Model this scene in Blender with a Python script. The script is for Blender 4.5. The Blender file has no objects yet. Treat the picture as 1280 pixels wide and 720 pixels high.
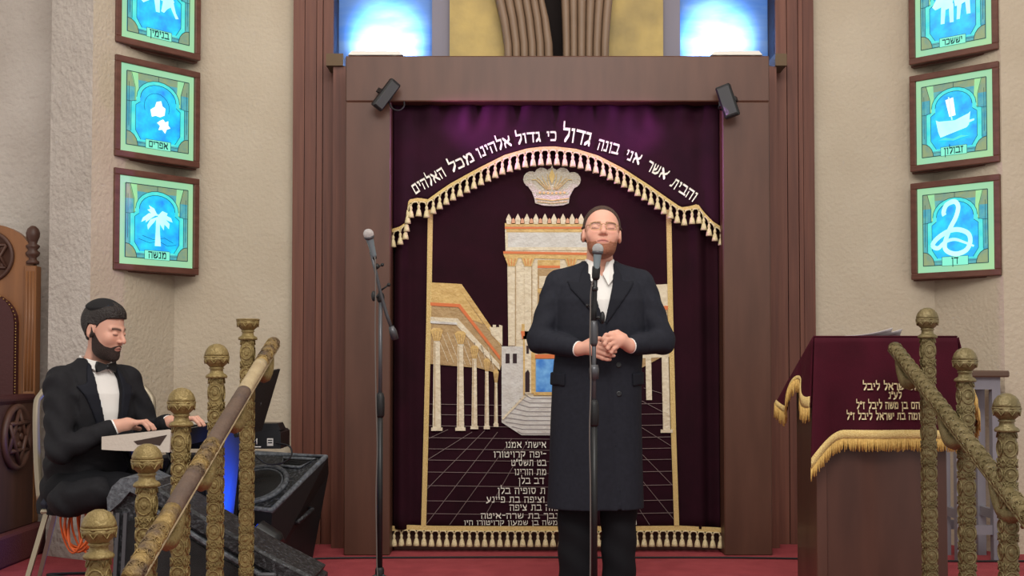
import bpy, bmesh, math, random
import numpy as np
from mathutils import Vector, Matrix
random.seed(7); np.random.seed(7)
C = bpy.context.scene.collection
SC = bpy.context.scene
# ---------------------------------------------------------------- camera, world, light, exposure
F_PX, CX, CY, EYE = 1500.0, 640.0, 408.0, 1.05
PITCH = math.radians(1.8)
cd = bpy.data.cameras.new('camera'); cam = bpy.data.objects.new('camera', cd); C.objects.link(cam)
cd.sensor_width = 36.0; cd.lens = 36.0*F_PX/1280.0; cd.shift_y = (CY-360.0)/1280.0
cd.clip_start = .05; cd.clip_end = 60
cam.location = (0, 0, EYE); cam.rotation_euler = (math.pi/2+PITCH, 0, 0)
SC.camera = cam
SC.view_settings.view_transform = 'Standard'; SC.view_settings.look = 'None'
SC.view_settings.gamma = 1.0; SC.view_settings.use_curve_mapping = False
SC.view_settings.exposure = 0.28
w = bpy.data.worlds.new('hall_ambient'); SC.world = w; w.use_nodes = True
w.node_tree.nodes['Background'].inputs[0].default_value = (1.0, .965, .90, 1)
w.node_tree.nodes['Background'].inputs[1].default_value = 0.68
def area(name, loc, target, sx, sy, power, col):
    l = bpy.data.lights.new(name, 'AREA'); l.shape = 'RECTANGLE'; l.size = sx; l.size_y = sy
    l.energy = power; l.color = col
    o = bpy.data.objects.new(name, l); C.objects.link(o); o.location = loc
    d = Vector(target)-Vector(loc); o.rotation_euler = d.to_track_quat('-Z', 'Y').to_euler()
    return o
area('hall_chandelier_light', (0.3, 1.2, 4.3), (0.3, 6.2, 1.0), 3.2, 1.6, 150, (1.0, .97, .91))
area('stage_ceiling_light', (-0.2, 4.9, 4.5), (-0.2, 5.6, 0.0), 4.6, 1.0, 50, (1.0, .95, .85))
# ---------------------------------------------------------------- helpers
def ray(px, py):
    a = (px-CX)/F_PX; b = (CY-py)/F_PX
    c, s = math.cos(PITCH), math.sin(PITCH)
    return Vector((a, c-b*s, s+b*c))
def P(px, py, Y):                      # point of the vertical plane at distance Y that lies under a sight line
    r = ray(px, py); t = Y/r.y
    return Vector((r.x*t, Y, EYE+r.z*t))
def PX(px, Y, py=440): return P(px, py, Y).x
def PZ(py, Y): return P(640, py, Y).z
def lin(c):
    c = c/255.0
    return c/12.92 if c <= .04045 else ((c+.055)/1.055)**2.4
def rgb(r, g, b): return (lin(r), lin(g), lin(b), 1)
def mat(name, col, rough=.6, metal=0.0, noise=None, bump=None, grain=None, sheen=0, emit=None, spec=.4, coat=0):
    """noise=(scale, amount, colour2)  bump=(scale, strength)  grain=(stretch xyz, scale, colour2, amount)"""
    m = bpy.data.materials.new(name); m.use_nodes = True
    nt = m.node_tree; b = nt.nodes['Principled BSDF']
    b.inputs['Base Color'].default_value = col
    b.inputs['Roughness'].default_value = rough; b.inputs['Metallic'].default_value = metal
    b.inputs['Specular IOR Level'].default_value = spec
    if sheen: b.inputs['Sheen Weight'].default_value = sheen; b.inputs['Sheen Roughness'].default_value = .4; b.inputs['Sheen Tint'].default_value = col
    if coat: b.inputs['Coat Weight'].default_value = coat; b.inputs['Coat Roughness'].default_value = .15
    if emit:
        b.inputs['Emission Color'].default_value = emit[0]; b.inputs['Emission Strength'].default_value = emit[1]
    tc = None
    def coord():
        nonlocal tc
        if tc is None: tc = nt.nodes.new('ShaderNodeTexCoord')
        return tc.outputs['Object']
    if noise or grain:
        n = nt.nodes.new('ShaderNodeTexNoise'); n.inputs['Detail'].default_value = 5
        if grain:
            mp = nt.nodes.new('ShaderNodeMapping'); mp.inputs['Scale'].default_value = grain[0]
            nt.links.new(coord(), mp.inputs[0]); nt.links.new(mp.outputs[0], n.inputs[0])
            n.inputs['Scale'].default_value = grain[1]; c2, am = grain[2], grain[3]
        else:
            nt.links.new(coord(), n.inputs[0]); n.inputs['Scale'].default_value = noise[0]; c2, am = noise[2], noise[1]
        r = nt.nodes.new('ShaderNodeValToRGB'); r.color_ramp.elements[0].position = .5-am; r.color_ramp.elements[1].position = .5+am
        r.color_ramp.elements[0].color = col; r.color_ramp.elements[1].color = c2
        nt.links.new(n.outputs[0], r.inputs[0]); nt.links.new(r.outputs[0], b.inputs['Base Color'])
        if emit: nt.links.new(r.outputs[0], b.inputs['Emission Color'])
    if bump:
        n2 = nt.nodes.new('ShaderNodeTexNoise'); n2.inputs['Detail'].default_value = 6; n2.inputs['Scale'].default_value = bump[0]
        nt.links.new(coord(), n2.inputs[0])
        bp = nt.nodes.new('ShaderNodeBump'); bp.inputs['Strength'].default_value = bump[1]; bp.inputs['Distance'].default_value = .02
        nt.links.new(n2.outputs[0], bp.inputs['Height']); nt.links.new(bp.outputs[0], b.inputs['Normal'])
    return m
WORLD = {}
def tag(o, label=None, cat=None, group=None, kind=None):
    if label: o['label'] = label
    if cat: o['category'] = cat
    if group: o['group'] = group
    if kind: o['kind'] = kind
    return o
def thing(name, label, cat, loc=(0, 0, 0), rotz=0, group=None):
    o = bpy.data.objects.new(name, None); C.objects.link(o); o.empty_display_size = .05
    o.location = loc; o.rotation_euler = (0, 0, rotz)
    WORLD[o.name] = Matrix.Translation(loc) @ Matrix.Rotation(rotz, 4, 'Z')
    return tag(o, label, cat, group)
def frame_from(a, b):
    d = (Vector(b)-Vector(a)); L = d.length; d = d/L
    u = d.cross(Vector((0, 0, 1)))
    if u.length < 1e-4: u = Vector((1, 0, 0))
    u.normalize(); v = d.cross(u)
    return d, u, v, L
class MB:
    """collects shapes; build() links them as ONE mesh object. T maps the coordinates given to world."""
    def __init__(s, T=None): s.v = []; s.f = []; s.m = []; s.sm = []; s.T = T or Matrix.Identity(4); s.cur = 0; s.smooth = False
    def add(s, vs, fs, smooth=None):
        o = len(s.v); s.v += [s.T @ Vector(p) for p in vs]
        for f in fs:
            s.f.append([i+o for i in f]); s.m.append(s.cur); s.sm.append(s.smooth if smooth is None else smooth)
        return s
    def box(s, x0, x1, y0, y1, z0, z1, bev=0.0, R=None):
        if x0 > x1: x0, x1 = x1, x0
        if y0 > y1: y0, y1 = y1, y0
        if z0 > z1: z0, z1 = z1, z0
        if bev <= 0:
            vs = [(x0,y0,z0),(x1,y0,z0),(x1,y1,z0),(x0,y1,z0),(x0,y0,z1),(x1,y0,z1),(x1,y1,z1),(x0,y1,z1)]
            fs = [(0,3,2,1),(4,5,6,7),(0,1,5,4),(1,2,6,5),(2,3,7,6),(3,0,4,7)]
        else:
            b = min(bev, (x1-x0)*.49, (y1-y0)*.49, (z1-z0)*.49)
            vs = []
            for z, i in ((z0, b), (z0+b, 0), (z1-b, 0), (z1, b)):
                a = [(x0+b+i, y0+i), (x1-b-i, y0+i), (x1-i, y0+b+i), (x1-i, y1-b-i), (x1-b-i, y1-i), (x0+b+i, y1-i), (x0+i, y1-b-i), (x0+i, y0+b+i)] if i == 0 else \
                    [(x0+b, y0+b*.6), (x1-b, y0+b*.6), (x1-b*.6, y0+b), (x1-b*.6, y1-b), (x1-b, y1-b*.6), (x0+b, y1-b*.6), (x0+b*.6, y1-b), (x0+b*.6, y0+b)]
                vs += [(p[0], p[1], z) for p in a]
            fs = [tuple(range(7, -1, -1)), tuple(range(24, 32))]
            for r in range(3):
                for k in range(8):
                    fs.append((r*8+k, r*8+(k+1) % 8, r*8+8+(k+1) % 8, r*8+8+k))
        if R is not None: vs = [R @ Vector(p) for p in vs]
        return s.add(vs, fs, False)
    def prism(s, poly, d0, d1, axis='y', bev=0):
        """polygon in the plane normal to axis ('y': (x,z), 'x': (y,z), 'z': (x,y)) extruded d0..d1"""
        n = len(poly)
        mk = {'y': lambda p, d: (p[0], d, p[1]), 'x': lambda p, d: (d, p[0], p[1]), 'z': lambda p, d: (p[0], p[1], d)}[axis]
        vs = [mk(p, d0) for p in poly]+[mk(p, d1) for p in poly]
        fs = [tuple(range(n)), tuple(range(2*n-1, n-1, -1))]+[((i+1) % n, i, n+i, n+(i+1) % n) for i in range(n)]
        return s.add(vs, fs, False)
    def tube(s, pts, r, n=10, cap=True, closed=False, smooth=True, flat=1.0):
        pts = [Vector(p) for p in pts]; N = len(pts)
        rs = r if isinstance(r, (list, tuple)) else [r]*N
        ts = []
        for i in range(N):
            a = pts[(i-1) % N] if (closed or i > 0) else pts[i]
            b = pts[(i+1) % N] if (closed or i < N-1) else pts[i]
            t = b-a; ts.append(t.normalized() if t.length > 1e-9 else Vector((0, 0, 1)))
        u = ts[0].cross(Vector((0, 0, 1)))
        if u.length < 1e-3: u = ts[0].cross(Vector((0, 1, 0)))
        u.normalize(); vs = []
        for i in range(N):
            u = u-ts[i]*u.dot(ts[i])
            u.normalize(); v = ts[i].cross(u)
            for k in range(n):
                a = 2*math.pi*k/n
                vs.append(pts[i]+u*(rs[i]*math.cos(a))+v*(rs[i]*flat*math.sin(a)))
        fs = []
        for i in range(N if closed else N-1):
            j = (i+1) % N
            for k in range(n):
                fs.append((i*n+k, i*n+(k+1) % n, j*n+(k+1) % n, j*n+k))
        s.add(vs, fs, smooth)
        if cap and not closed:
            o = len(s.v)-len(vs)
            s.f.append([o+k for k in range(n-1, -1, -1)]); s.m.append(s.cur); s.sm.append(False)
            s.f.append([o+(N-1)*n+k for k in range(n)]); s.m.append(s.cur); s.sm.append(False)
        return s
    def cone(s, a, b, ra, rb, n=12, smooth=True): return s.tube([a, b], [ra, rb], n, smooth=smooth)
    def lathe(s, prof, base=(0, 0, 0), n=24, mod=None, smooth=True, R=None):
        """prof: (r,z) from bottom up around z through base; mod(theta, r, z) scales the radius"""
        vs = []; B = Vector(base)
        for r, z in prof:
            for k in range(n):
                a = 2*math.pi*k/n; q = r*(mod(a, r, z) if mod else 1)
                p = Vector((q*math.cos(a), q*math.sin(a), z))
                vs.append(B+((R @ p) if R is not None else p))
        fs = []
        for i in range(len(prof)-1):
            for k in range(n): fs.append((i*n+k, i*n+(k+1) % n, (i+1)*n+(k+1) % n, (i+1)*n+k))
        s.add(vs, fs, smooth); o = len(s.v)-len(vs)
        s.f.append([o+k for k in range(n-1, -1, -1)]); s.m.append(s.cur); s.sm.append(False)
        s.f.append([o+(len(prof)-1)*n+k for k in range(n)]); s.m.append(s.cur); s.sm.append(False)
        return s
    def torus(s, c, r, rr, u, v, n=18, k=6, sx=1.0):
        c = Vector(c); u = Vector(u); v = Vector(v)
        return s.tube([c+u*(r*math.cos(2*math.pi*i/n))+v*(r*sx*math.sin(2*math.pi*i/n)) for i in range(n)], rr, k, closed=True)
    def ball(s, c, r, n=16, m=10, R=None, smooth=True):
        r = r if isinstance(r, (tuple, list)) else (r, r, r)
        prof = []; vs = []; c = Vector(c)
        for i in range(m+1):
            a = -math.pi/2+math.pi*(i+.0)/m
            for k in range(n):
                b = 2*math.pi*k/n
                p = Vector((r[0]*math.cos(a)*math.cos(b), r[1]*math.cos(a)*math.sin(b), r[2]*math.sin(a)))
                vs.append(c+((R @ p) if R is not None else p))
        fs = [(i*n+k, i*n+(k+1) % n, (i+1)*n+(k+1) % n, (i+1)*n+k) for i in range(m) for k in range(n)]
        return s.add(vs, fs, smooth)
    def grid(s, fn, nu, nv, smooth=True, thick=0):
        vs = [fn(i/nu, j/nv) for j in range(nv+1) for i in range(nu+1)]
        fs = [(j*(nu+1)+i, j*(nu+1)+i+1, (j+1)*(nu+1)+i+1, (j+1)*(nu+1)+i) for j in range(nv) for i in range(nu)]
        return s.add(vs, fs, smooth)
    def build(s, name, m=None, parent=None, solid=0, clean=True):
        me = bpy.data.meshes.new(name)
        W = WORLD[root_of(parent).name].inverted() if parent is not None else Matrix.Identity(4)
        me.from_pydata([W @ p for p in s.v], [], s.f)
        ms = m if isinstance(m, (list, tuple)) else [m]
        for q in ms: me.materials.append(q)
        me.polygons.foreach_set('material_index', s.m); me.polygons.foreach_set('use_smooth', s.sm)
        me.validate()
        bm = bmesh.new(); bm.from_mesh(me); bmesh.ops.recalc_face_normals(bm, faces=bm.faces); bm.to_mesh(me); bm.free(); me.update()
        o = bpy.data.objects.new(name, me); C.objects.link(o)
        if parent is not None: o.parent = parent
        if solid:
            md = o.modifiers.new('solid', 'SOLIDIFY'); md.thickness = solid; md.offset = 0
        return o
def root_of(o):
    while o.parent is not None: o = o.parent
    return o
def structure(o): o['kind'] = 'structure'; return o
def catmull(pts, n=8):
    out = []; pts = [Vector(p) for p in pts]; N = len(pts)
    for i in range(N-1):
        p0, p1, p2, p3 = pts[max(i-1, 0)], pts[i], pts[i+1], pts[min(i+2, N-1)]
        for k in range(n):
            t = k/n
            out.append(.5*((2*p1)+(p2-p0)*t+(2*p0-5*p1+4*p2-p3)*t*t+(3*p1-p0-3*p2+p3)*t*t*t))
    out.append(pts[-1]); return out
# ---------------------------------------------------------------- Hebrew letters drawn with a broad nib
GL = {
 'א': (.86, [[(.08,.95),(.76,.03)], [(.72,.97),(.70,.70),(.50,.48)], [(.14,.03),(.12,.30),(.32,.60)]]),
 'ב': (.78, [[(.05,.92),(.55,.92),(.62,.80),(.62,.05)], [(.02,.05),(.76,.05)]]),
 'ג': (.52, [[(.08,.92),(.35,.92),(.38,.30),(.45,.03)], [(.36,.35),(.08,.03)]]),
 'ד': (.70, [[(.03,.92),(.68,.92)], [(.54,.92),(.54,.0)]]),
 'ה': (.76, [[(.03,.92),(.64,.92),(.64,.0)], [(.14,.55),(.14,.0)]]),
 'ו': (.34, [[(.06,.92),(.21,.92),(.21,.0)]]),
 'ז': (.40, [[(.04,.92),(.35,.92)], [(.2,.92),(.2,.0)]]),
 'ח': (.76, [[(.12,.0),(.12,.92),(.64,.92),(.64,.0)]]),
 'ט': (.78, [[(.05,.92),(.12,.86),(.12,.05),(.67,.05),(.69,.72),(.60,.92),(.44,.90),(.40,.60)]]),
 'י': (.30, [[(.05,.92),(.19,.92),(.17,.55)]]),
 'כ': (.70, [[(.05,.92),(.5,.92),(.59,.75),(.59,.25),(.5,.05),(.05,.05)]]),
 'ך': (.66, [[(.03,.92),(.54,.92),(.54,-.4)]]),
 'ל': (.64, [[(.10,1.42),(.10,.92),(.56,.92),(.54,.5),(.24,.0)]]),
 'מ': (.82, [[(.10,.0),(.22,.60),(.08,.95)], [(.22,.60),(.40,.92),(.6,.92),(.7,.7),(.7,.05),(.4,.05)]]),
 'ם': (.76, [[(.10,.92),(.64,.92),(.64,.05),(.12,.05),(.12,.92)]]),
 'נ': (.46, [[(.10,.92),(.32,.92),(.32,.05),(.03,.05)]]),
 'ן': (.34, [[(.06,.92),(.21,.92),(.21,-.4)]]),
 'ס': (.76, [[(.04,.92),(.62,.92),(.65,.5),(.5,.05),(.25,.05),(.12,.4),(.14,.92)]]),
 'ע': (.76, [[(.10,.92),(.20,.6),(.40,.1)], [(.65,.92),(.62,.5),(.40,.1),(.02,-.08)]]),
 'פ': (.70, [[(.28,.5),(.10,.55),(.10,.92),(.5,.92),(.6,.75),(.6,.05),(.05,.05)]]),
 'צ': (.72, [[(.10,.92),(.20,.65),(.62,.05),(.03,.05)], [(.62,.92),(.58,.65),(.4,.42)]]),
 'ק': (.76, [[(.03,.92),(.65,.92),(.62,.55),(.4,.2)], [(.12,.55),(.12,-.4)]]),
 'ר': (.66, [[(.03,.92),(.48,.92),(.56,.8),(.56,.0)]]),
 'ש': (.92, [[(.10,.92),(.18,.05),(.5,.05),(.78,.3),(.8,.92)], [(.45,.92),(.45,.55),(.2,.35)]]),
 'ת': (.82, [[(.14,.92),(.67,.92),(.67,.0)], [(.22,.92),(.22,.1),(.04,.05)]]),
 '"': (.34, [[(.08,1.05),(.06,.75)], [(.24,1.05),(.22,.75)]]),
 '-': (.5, [[(.06,.62),(.42,.62)]]),
 ' ': (.42, []),
}
def word_width(t): return sum(GL[c][0]+.09 for c in t)-.09
def hull(pts):
    pts = sorted(set(pts))
    def half(ps):
        h = []
        for p in ps:
            while len(h) > 1 and (h[-1][0]-h[-2][0])*(p[1]-h[-2][1])-(h[-1][1]-h[-2][1])*(p[0]-h[-2][0]) <= 0: h.pop()
            h.append(p)
        return h
    a = half(pts); b = half(pts[::-1]); return a[:-1]+b[:-1]
def letters(t, nib=(.062, .105)):
    """polygons (convex, in em units) of a line of Hebrew laid out right to left; x from 0 (left end)"""
    out = []; x = word_width(t)
    for c in t:
        wd, st = GL[c]; x -= wd
        for pl in st:
            for a, b in zip(pl[:-1], pl[1:]):
                out.append([(x+p[0], p[1]) for p in hull([(q[0]+i*nib[0], q[1]+j*nib[1]) for q in (a, b) for i in (-1, 1) for j in (-1, 1)])])
        x -= .09
    return out
def put_text(mb, t, place, thick_vec, nib=(.062, .105)):
    """place(x, y) -> point; each convex piece becomes a thin slab standing off by thick_vec"""
    for i, poly in enumerate(letters(t, nib)):
        tv = Vector(thick_vec); a = [Vector(place(*p))-tv.normalized()*(.00012*(i % 7)) for p in poly]
        n = len(a); vs = a+[p+tv for p in a]
        fs = [tuple(range(2*n-1, n-1, -1))]+[((k+1) % n, k, n+k, n+(k+1) % n) for k in range(n)]
        nrm = (a[1]-a[0]).cross(a[2]-a[0])
        if nrm.dot(tv) > 0: fs = [tuple(reversed(f)) for f in fs]
        mb.add(vs, fs, False)
# ---------------------------------------------------------------- soft bodies: distance fields meshed as one surface
def arr(*a): return np.array(a, dtype=np.float64)
def smin(a, b, k):
    if k <= 0: return np.minimum(a, b)
    h = np.maximum(k-np.abs(a-b), 0)/k
    return np.minimum(a, b)-h*h*k*.25
def smax(a, b, k): return -smin(-a, -b, k)
def capf(Q, a, b, ra, rb):
    a = arr(*a); b = arr(*b); pa = Q-a; ba = b-a
    h = np.clip((pa @ ba)/max(ba @ ba, 1e-9), 0, 1)
    return np.linalg.norm(pa-h[..., None]*ba, axis=-1)-(ra+(rb-ra)*h)
def ellf(Q, c, r, R=None):
    q = Q-arr(*c)
    if R is not None: q = q @ R
    r = arr(*r); k0 = np.linalg.norm(q/r, axis=-1); k1 = np.linalg.norm(q/(r*r), axis=-1)
    return k0*(k0-1)/np.maximum(k1, 1e-6)
def stackf(Q, kn, e=2.0):
    """vertical loft: knots (z, cx, cy, rx, ry)"""
    kn = np.array(kn); z = Q[..., 2]; zz = kn[:, 0]
    cx, cy, rx, ry = [np.interp(z, zz, kn[:, i]) for i in (1, 2, 3, 4)]
    u = np.abs((Q[..., 0]-cx)/rx); v = np.abs((Q[..., 1]-cy)/ry)
    k = (u**e+v**e)**(1/e)
    d = (k-1)*np.minimum(rx, ry)
    return np.maximum(d, np.maximum(zz[0]-z, z-zz[-1]))
def axis(lo, hi, h, fine=()):
    out = [lo]; 
    while out[-1] < hi:
        st = h
        for a, b, f in fine:
            if a-f <= out[-1] < b: st = min(st, f)
        out.append(out[-1]+st)
    return np.array(out)
class Vol:
    def __init__(s, xs, ys, zs): s.x, s.y, s.z = xs, ys, zs; s.f = np.full((len(xs), len(ys), len(zs)), .09)
    def sl(s, lo, hi):
        r = []
        for ax, a, b in ((s.x, lo[0], hi[0]), (s.y, lo[1], hi[1]), (s.z, lo[2], hi[2])):
            i = max(np.searchsorted(ax, a)-1, 0); j = min(np.searchsorted(ax, b)+1, len(ax)); r.append(slice(i, max(j, i)))
        return tuple(r)
    def pts(s, sl):
        g = np.meshgrid(s.x[sl[0]], s.y[sl[1]], s.z[sl[2]], indexing='ij'); return np.stack(g, -1)
    def put(s, fn, lo, hi, k=.02, op='u'):
        sl = s.sl(lo, hi)
        if any(q.stop-q.start < 1 for q in sl): return
        d = fn(s.pts(sl))
        if op == 'u': s.f[sl] = smin(s.f[sl], d, k)
        elif op == 'sub': s.f[sl] = smax(s.f[sl], -d, k)
        elif op == 'and': s.f[sl] = smax(s.f[sl], d, k)
        elif op == 'add': s.f[sl] = s.f[sl]+d
    def cap(s, a, b, ra, rb, k=.02, op='u'):
        r = max(ra, rb)+k+.03
        s.put(lambda Q: capf(Q, a, b, ra, rb), [min(p, q)-r for p, q in zip(a, b)], [max(p, q)+r for p, q in zip(a, b)], k, op)
    def chain(s, pts, rs, k=.02):
        for i in range(len(pts)-1): s.cap(pts[i], pts[i+1], rs[i], rs[i+1], k)
    def ell(s, c, r, k=.02, R=None, op='u'):
        q = max(r)+k+.03
        s.put(lambda Q: ellf(Q, c, r, R), [p-q for p in c], [p+q for p in c], k, op)
    def mesh(s):
        f = s.f; ins = f < 0
        c = sum(ins[i:f.shape[0]-1+i, j:f.shape[1]-1+j, k:f.shape[2]-1+k].astype(np.int8) for i in (0, 1) for j in (0, 1) for k in (0, 1))
        mixed = (c > 0) & (c < 8); idx = np.full(mixed.shape, -1, np.int64); cells = np.argwhere(mixed); idx[mixed] = np.arange(len(cells))
        pos = np.zeros((len(cells), 3)); cnt = np.zeros(len(cells))
        ax = (s.x, s.y, s.z); cor = [(i, j, k) for i in (0, 1) for j in (0, 1) for k in (0, 1)]
        def at(o):
            q = cells+np.array(o); return f[q[:, 0], q[:, 1], q[:, 2]], np.stack([ax[d][q[:, d]] for d in range(3)], -1)
        for a in cor:
            for d in range(3):
                if a[d]: continue
                b = list(a); b[d] = 1
                fa, pa = at(a); fb, pb = at(b)
                cr = (fa < 0) != (fb < 0); t = np.where(cr, fa/np.where(cr, fa-fb, 1), 0)
                pos += np.where(cr[:, None], pa+(pb-pa)*t[:, None], 0); cnt += cr
        pos /= cnt[:, None]
        quads = []
        for d in range(3):
            a = [slice(None)]*3; b = [slice(None)]*3; a[d] = slice(0, -1); b[d] = slice(1, None)
            e = ins[tuple(a)] != ins[tuple(b)]
            w = np.argwhere(e); o1, o2 = [(1, 2), (2, 0), (0, 1)][d]
            ok = (w[:, o1] > 0) & (w[:, o2] > 0) & (w[:, o1] < f.shape[o1]-1) & (w[:, o2] < f.shape[o2]-1); w = w[ok]
            def cell(p, q):
                r = w.copy(); r[:, o1] -= p; r[:, o2] -= q; return idx[r[:, 0], r[:, 1], r[:, 2]]
            q = np.stack([cell(1, 1), cell(0, 1), cell(0, 0), cell(1, 0)], -1)
            neg = ~ins[w[:, 0], w[:, 1], w[:, 2]]
            q[neg] = q[neg][:, ::-1]; quads.append(q)
        return pos, np.concatenate(quads)
def skin_obj(name, pv, m, parent, T=None, col=None, relax=1):
    pos, quads = pv
    for _ in range(relax):                                # light smoothing of the stair steps
        e = np.concatenate([quads[:, [0, 1]], quads[:, [1, 2]], quads[:, [2, 3]], quads[:, [3, 0]]])
        acc = np.zeros_like(pos); n = np.zeros(len(pos))
        np.add.at(acc, e[:, 0], pos[e[:, 1]]); np.add.at(acc, e[:, 1], pos[e[:, 0]])
        np.add.at(n, e[:, 0], 1); np.add.at(n, e[:, 1], 1)
        pos = pos*.5+.5*acc/np.maximum(n, 1)[:, None]
    cv = col(pos) if col is not None else None
    if T is not None:
        R = np.array(T.to_3x3()); pos = pos @ R.T+np.array(T.translation)
    if parent is not None:
        W = WORLD[root_of(parent).name].inverted(); pos = pos @ np.array(W.to_3x3()).T+np.array(W.translation)
    me = bpy.data.meshes.new(name); me.from_pydata(pos.tolist(), [], quads.tolist()); me.materials.append(m)
    me.polygons.foreach_set('use_smooth', [True]*len(me.polygons))
    if cv is not None:
        a = me.attributes.new('Col', 'FLOAT_COLOR', 'POINT'); a.data.foreach_set('color', np.concatenate([cv, np.ones((len(cv), 1))], 1).ravel())
    me.validate(); me.update()
    o = bpy.data.objects.new(name, me); C.objects.link(o)
    if parent is not None: o.parent = parent
    return o
# ================================================================ materials
M = {}
M['stucco'] = mat('cream_stucco', rgb(190,177,158), .9, noise=(3.0, .25, rgb(180,166,146)), bump=(44, .38))
M['stucco_rough'] = mat('grey_stucco', rgb(190,181,173), .95, noise=(2.2, .2, rgb(172,162,153)), bump=(30, .8))
M['carpet'] = mat('red_carpet', rgb(160,64,70), .95, noise=(9, .2, rgb(140,50,57)), bump=(260, .5), sheen=.3)
M['carpet_dark'] = mat('red_carpet_hall', rgb(120,30,38), .95, bump=(200, .4))
M['plain'] = mat('ceiling_paint', rgb(214,206,192), .9)
M['wood_clad'] = mat('cladding_wood', rgb(90,48,36), .5, grain=((18, 18, .7), 3.0, rgb(110,66,50), .22))
M['wood_clad2'] = mat('cladding_wood_dark', rgb(82,43,32), .5, grain=((18, 18, .7), 3.0, rgb(104,60,45), .22))
M['wood_gap'] = mat('cladding_gap', rgb(40,20,16), .8)
M['ark'] = mat('ark_veneer', rgb(72,43,31), .45, grain=((5, 5, .9), 2.2, rgb(88,56,43), .25))
M['ark_base'] = mat('ark_base_wood', rgb(66,38,30), .6, grain=((.9, 5, 5), 3, rgb(84,50,38), .2))
M['velvet'] = mat('maroon_velvet', rgb(41,8,22), .85, noise=(5, .2, rgb(31,6,16)), bump=(300, .15), sheen=.28, spec=.15)
M['velvet_up'] = mat('maroon_velvet_valance', rgb(45,10,30), .8, noise=(5, .2, rgb(34,7,23)), bump=(300, .15), sheen=.4, spec=.15)
M['gold_braid'] = mat('gold_braid', rgb(228,202,140), .55, noise=(220, .2, rgb(200,166,98)), bump=(240, .5), sheen=.2)
M['tassel'] = mat('cream_gold_tassel', rgb(232,218,180), .6, noise=(160, .2, rgb(206,186,136)), bump=(300, .4))
M['thread'] = mat('white_thread', rgb(250,247,240), .5)
M['silver_thread'] = mat('silver_thread', rgb(232,228,220), .45, noise=(90, .25, rgb(206,192,164)), bump=(190, .9))
M['ap_cream'] = mat('cream_satin', rgb(222,210,186), .5, noise=(30, .3, rgb(200,184,154)), bump=(45, .45))
M['ap_white'] = mat('white_satin', rgb(206,204,200), .45, noise=(14, .3, rgb(186,180,172)), bump=(40, .35))
M['ap_gold'] = mat('gold_satin', rgb(212,178,112), .45, noise=(28, .25, rgb(186,150,88)), bump=(60, .3))
M['ap_tan'] = mat('tan_satin', rgb(178,148,104), .5, noise=(24, .25, rgb(156,126,84)), bump=(60, .3))
M['ap_orange'] = mat('orange_satin', rgb(206,110,58), .5)
M['ap_dark'] = mat('dark_opening', rgb(40,16,22), .7)
M['ap_blue'] = mat('blue_satin', rgb(42,110,196), .35, noise=(22, .22, rgb(120,180,232)))
M['ap_line'] = mat('grey_thread', rgb(128,110,108), .6)
M['step_line'] = mat('step_thread', rgb(140,134,134), .6)
M['gold_wall'] = mat('gold_leaf_panel', rgb(178,152,88), .55, .05, noise=(5, .2, rgb(142,122,74)), bump=(20, .25))
M['ledge'] = mat('ledge_stone', rgb(96,78,58), .8)
M['rib'] = mat('bronze_ribs', rgb(128,104,84), .5, noise=(6, .3, rgb(112,90,72)))
M['sky_mural'] = mat('sky_mural', rgb(76,128,212), .7, grain=((1.2, 1, 4.5), 3.0, rgb(112,150,212), .16))
M['pilaster'] = mat('grey_blue_pilaster', rgb(122,116,128), .6)
M['black_dark'] = mat('dark_recess', rgb(26,16,14), .9)
M['white_metal'] = mat('white_enamel', rgb(214,208,200), .4)
M['black_metal'] = mat('black_metal', rgb(17,17,19), .42, noise=(30, .3, rgb(27,27,29)))
M['grey_metal'] = mat('grey_metal', rgb(84,84,88), .4, .5)
M['black_plastic'] = mat('black_plastic', rgb(22,22,24), .5, bump=(220, .15))
M['scuffed'] = mat('scuffed_black_plastic', rgb(26,26,29), .5, noise=(70, .12, rgb(86,87,92)), bump=(90, .3))
for _k, _e in zip((.50, .78), M['scuffed'].node_tree.nodes['Color Ramp'].color_ramp.elements): _e.position = _k
M['scuff_rim'] = mat('scuffed_grey_edge', rgb(58,60,66), .5, noise=(60, .2, rgb(104,108,114)), bump=(90, .3))
M['grille'] = mat('speaker_grille', rgb(20,20,22), .7, bump=(420, .6), noise=(9, .2, rgb(44,42,42)))
M['glass_lens'] = mat('lamp_glass', rgb(60,60,62), .15, spec=.6)
M['cable'] = mat('black_cable', rgb(22,20,22), .55)
M['cable_grey'] = mat('grey_cable', rgb(96,88,84), .55)
# ================================================================ the setting
def wall_strip(name, pts, m, back=7.75, z1=4.8):
    mb = MB()
    poly = list(pts)+[(pts[-1][0], back), (pts[0][0], back)]
    mb.prism(poly, -.9, z1, axis='z'); return structure(mb.build(name, m))
structure(MB().box(-5, 5, 4.62, 7.9, -.9, 0).build('floor', M['carpet']))
mb = MB()
for i in range(1, 6):
    mb.box(-1.5, 2.1, 4.62-.42*i, 4.62-.42*(i-1), -.9, -.145*i)
structure(mb.build('floor_steps', M['carpet']))
structure(MB().box(-5, 5, -2.5, 4.62, -1.0, -.9).build('floor_hall', M['carpet_dark']))
structure(MB().box(-5, 5, 3.4, 7.9, 4.8, 4.9).build('ceiling', M['plain']))
wall_strip('wall_left', [(-4.9, 7.2), (-2.66, 7.0), (-2.56, 6.62), (-2.27, 6.45)], M['stucco_rough'])
wall_strip('wall_left_niche', [(-2.27, 6.45), (-2.0, 7.1), (-1.15, 7.12)], M['stucco'])
wall_strip('wall_right_niche', [(1.7, 7.12), (2.504, 7.1), (2.735, 6.665)], M['stucco'])
wall_strip('wall_right', [(2.735, 6.665), (4.9, 6.7)], M['stucco'])
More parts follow.
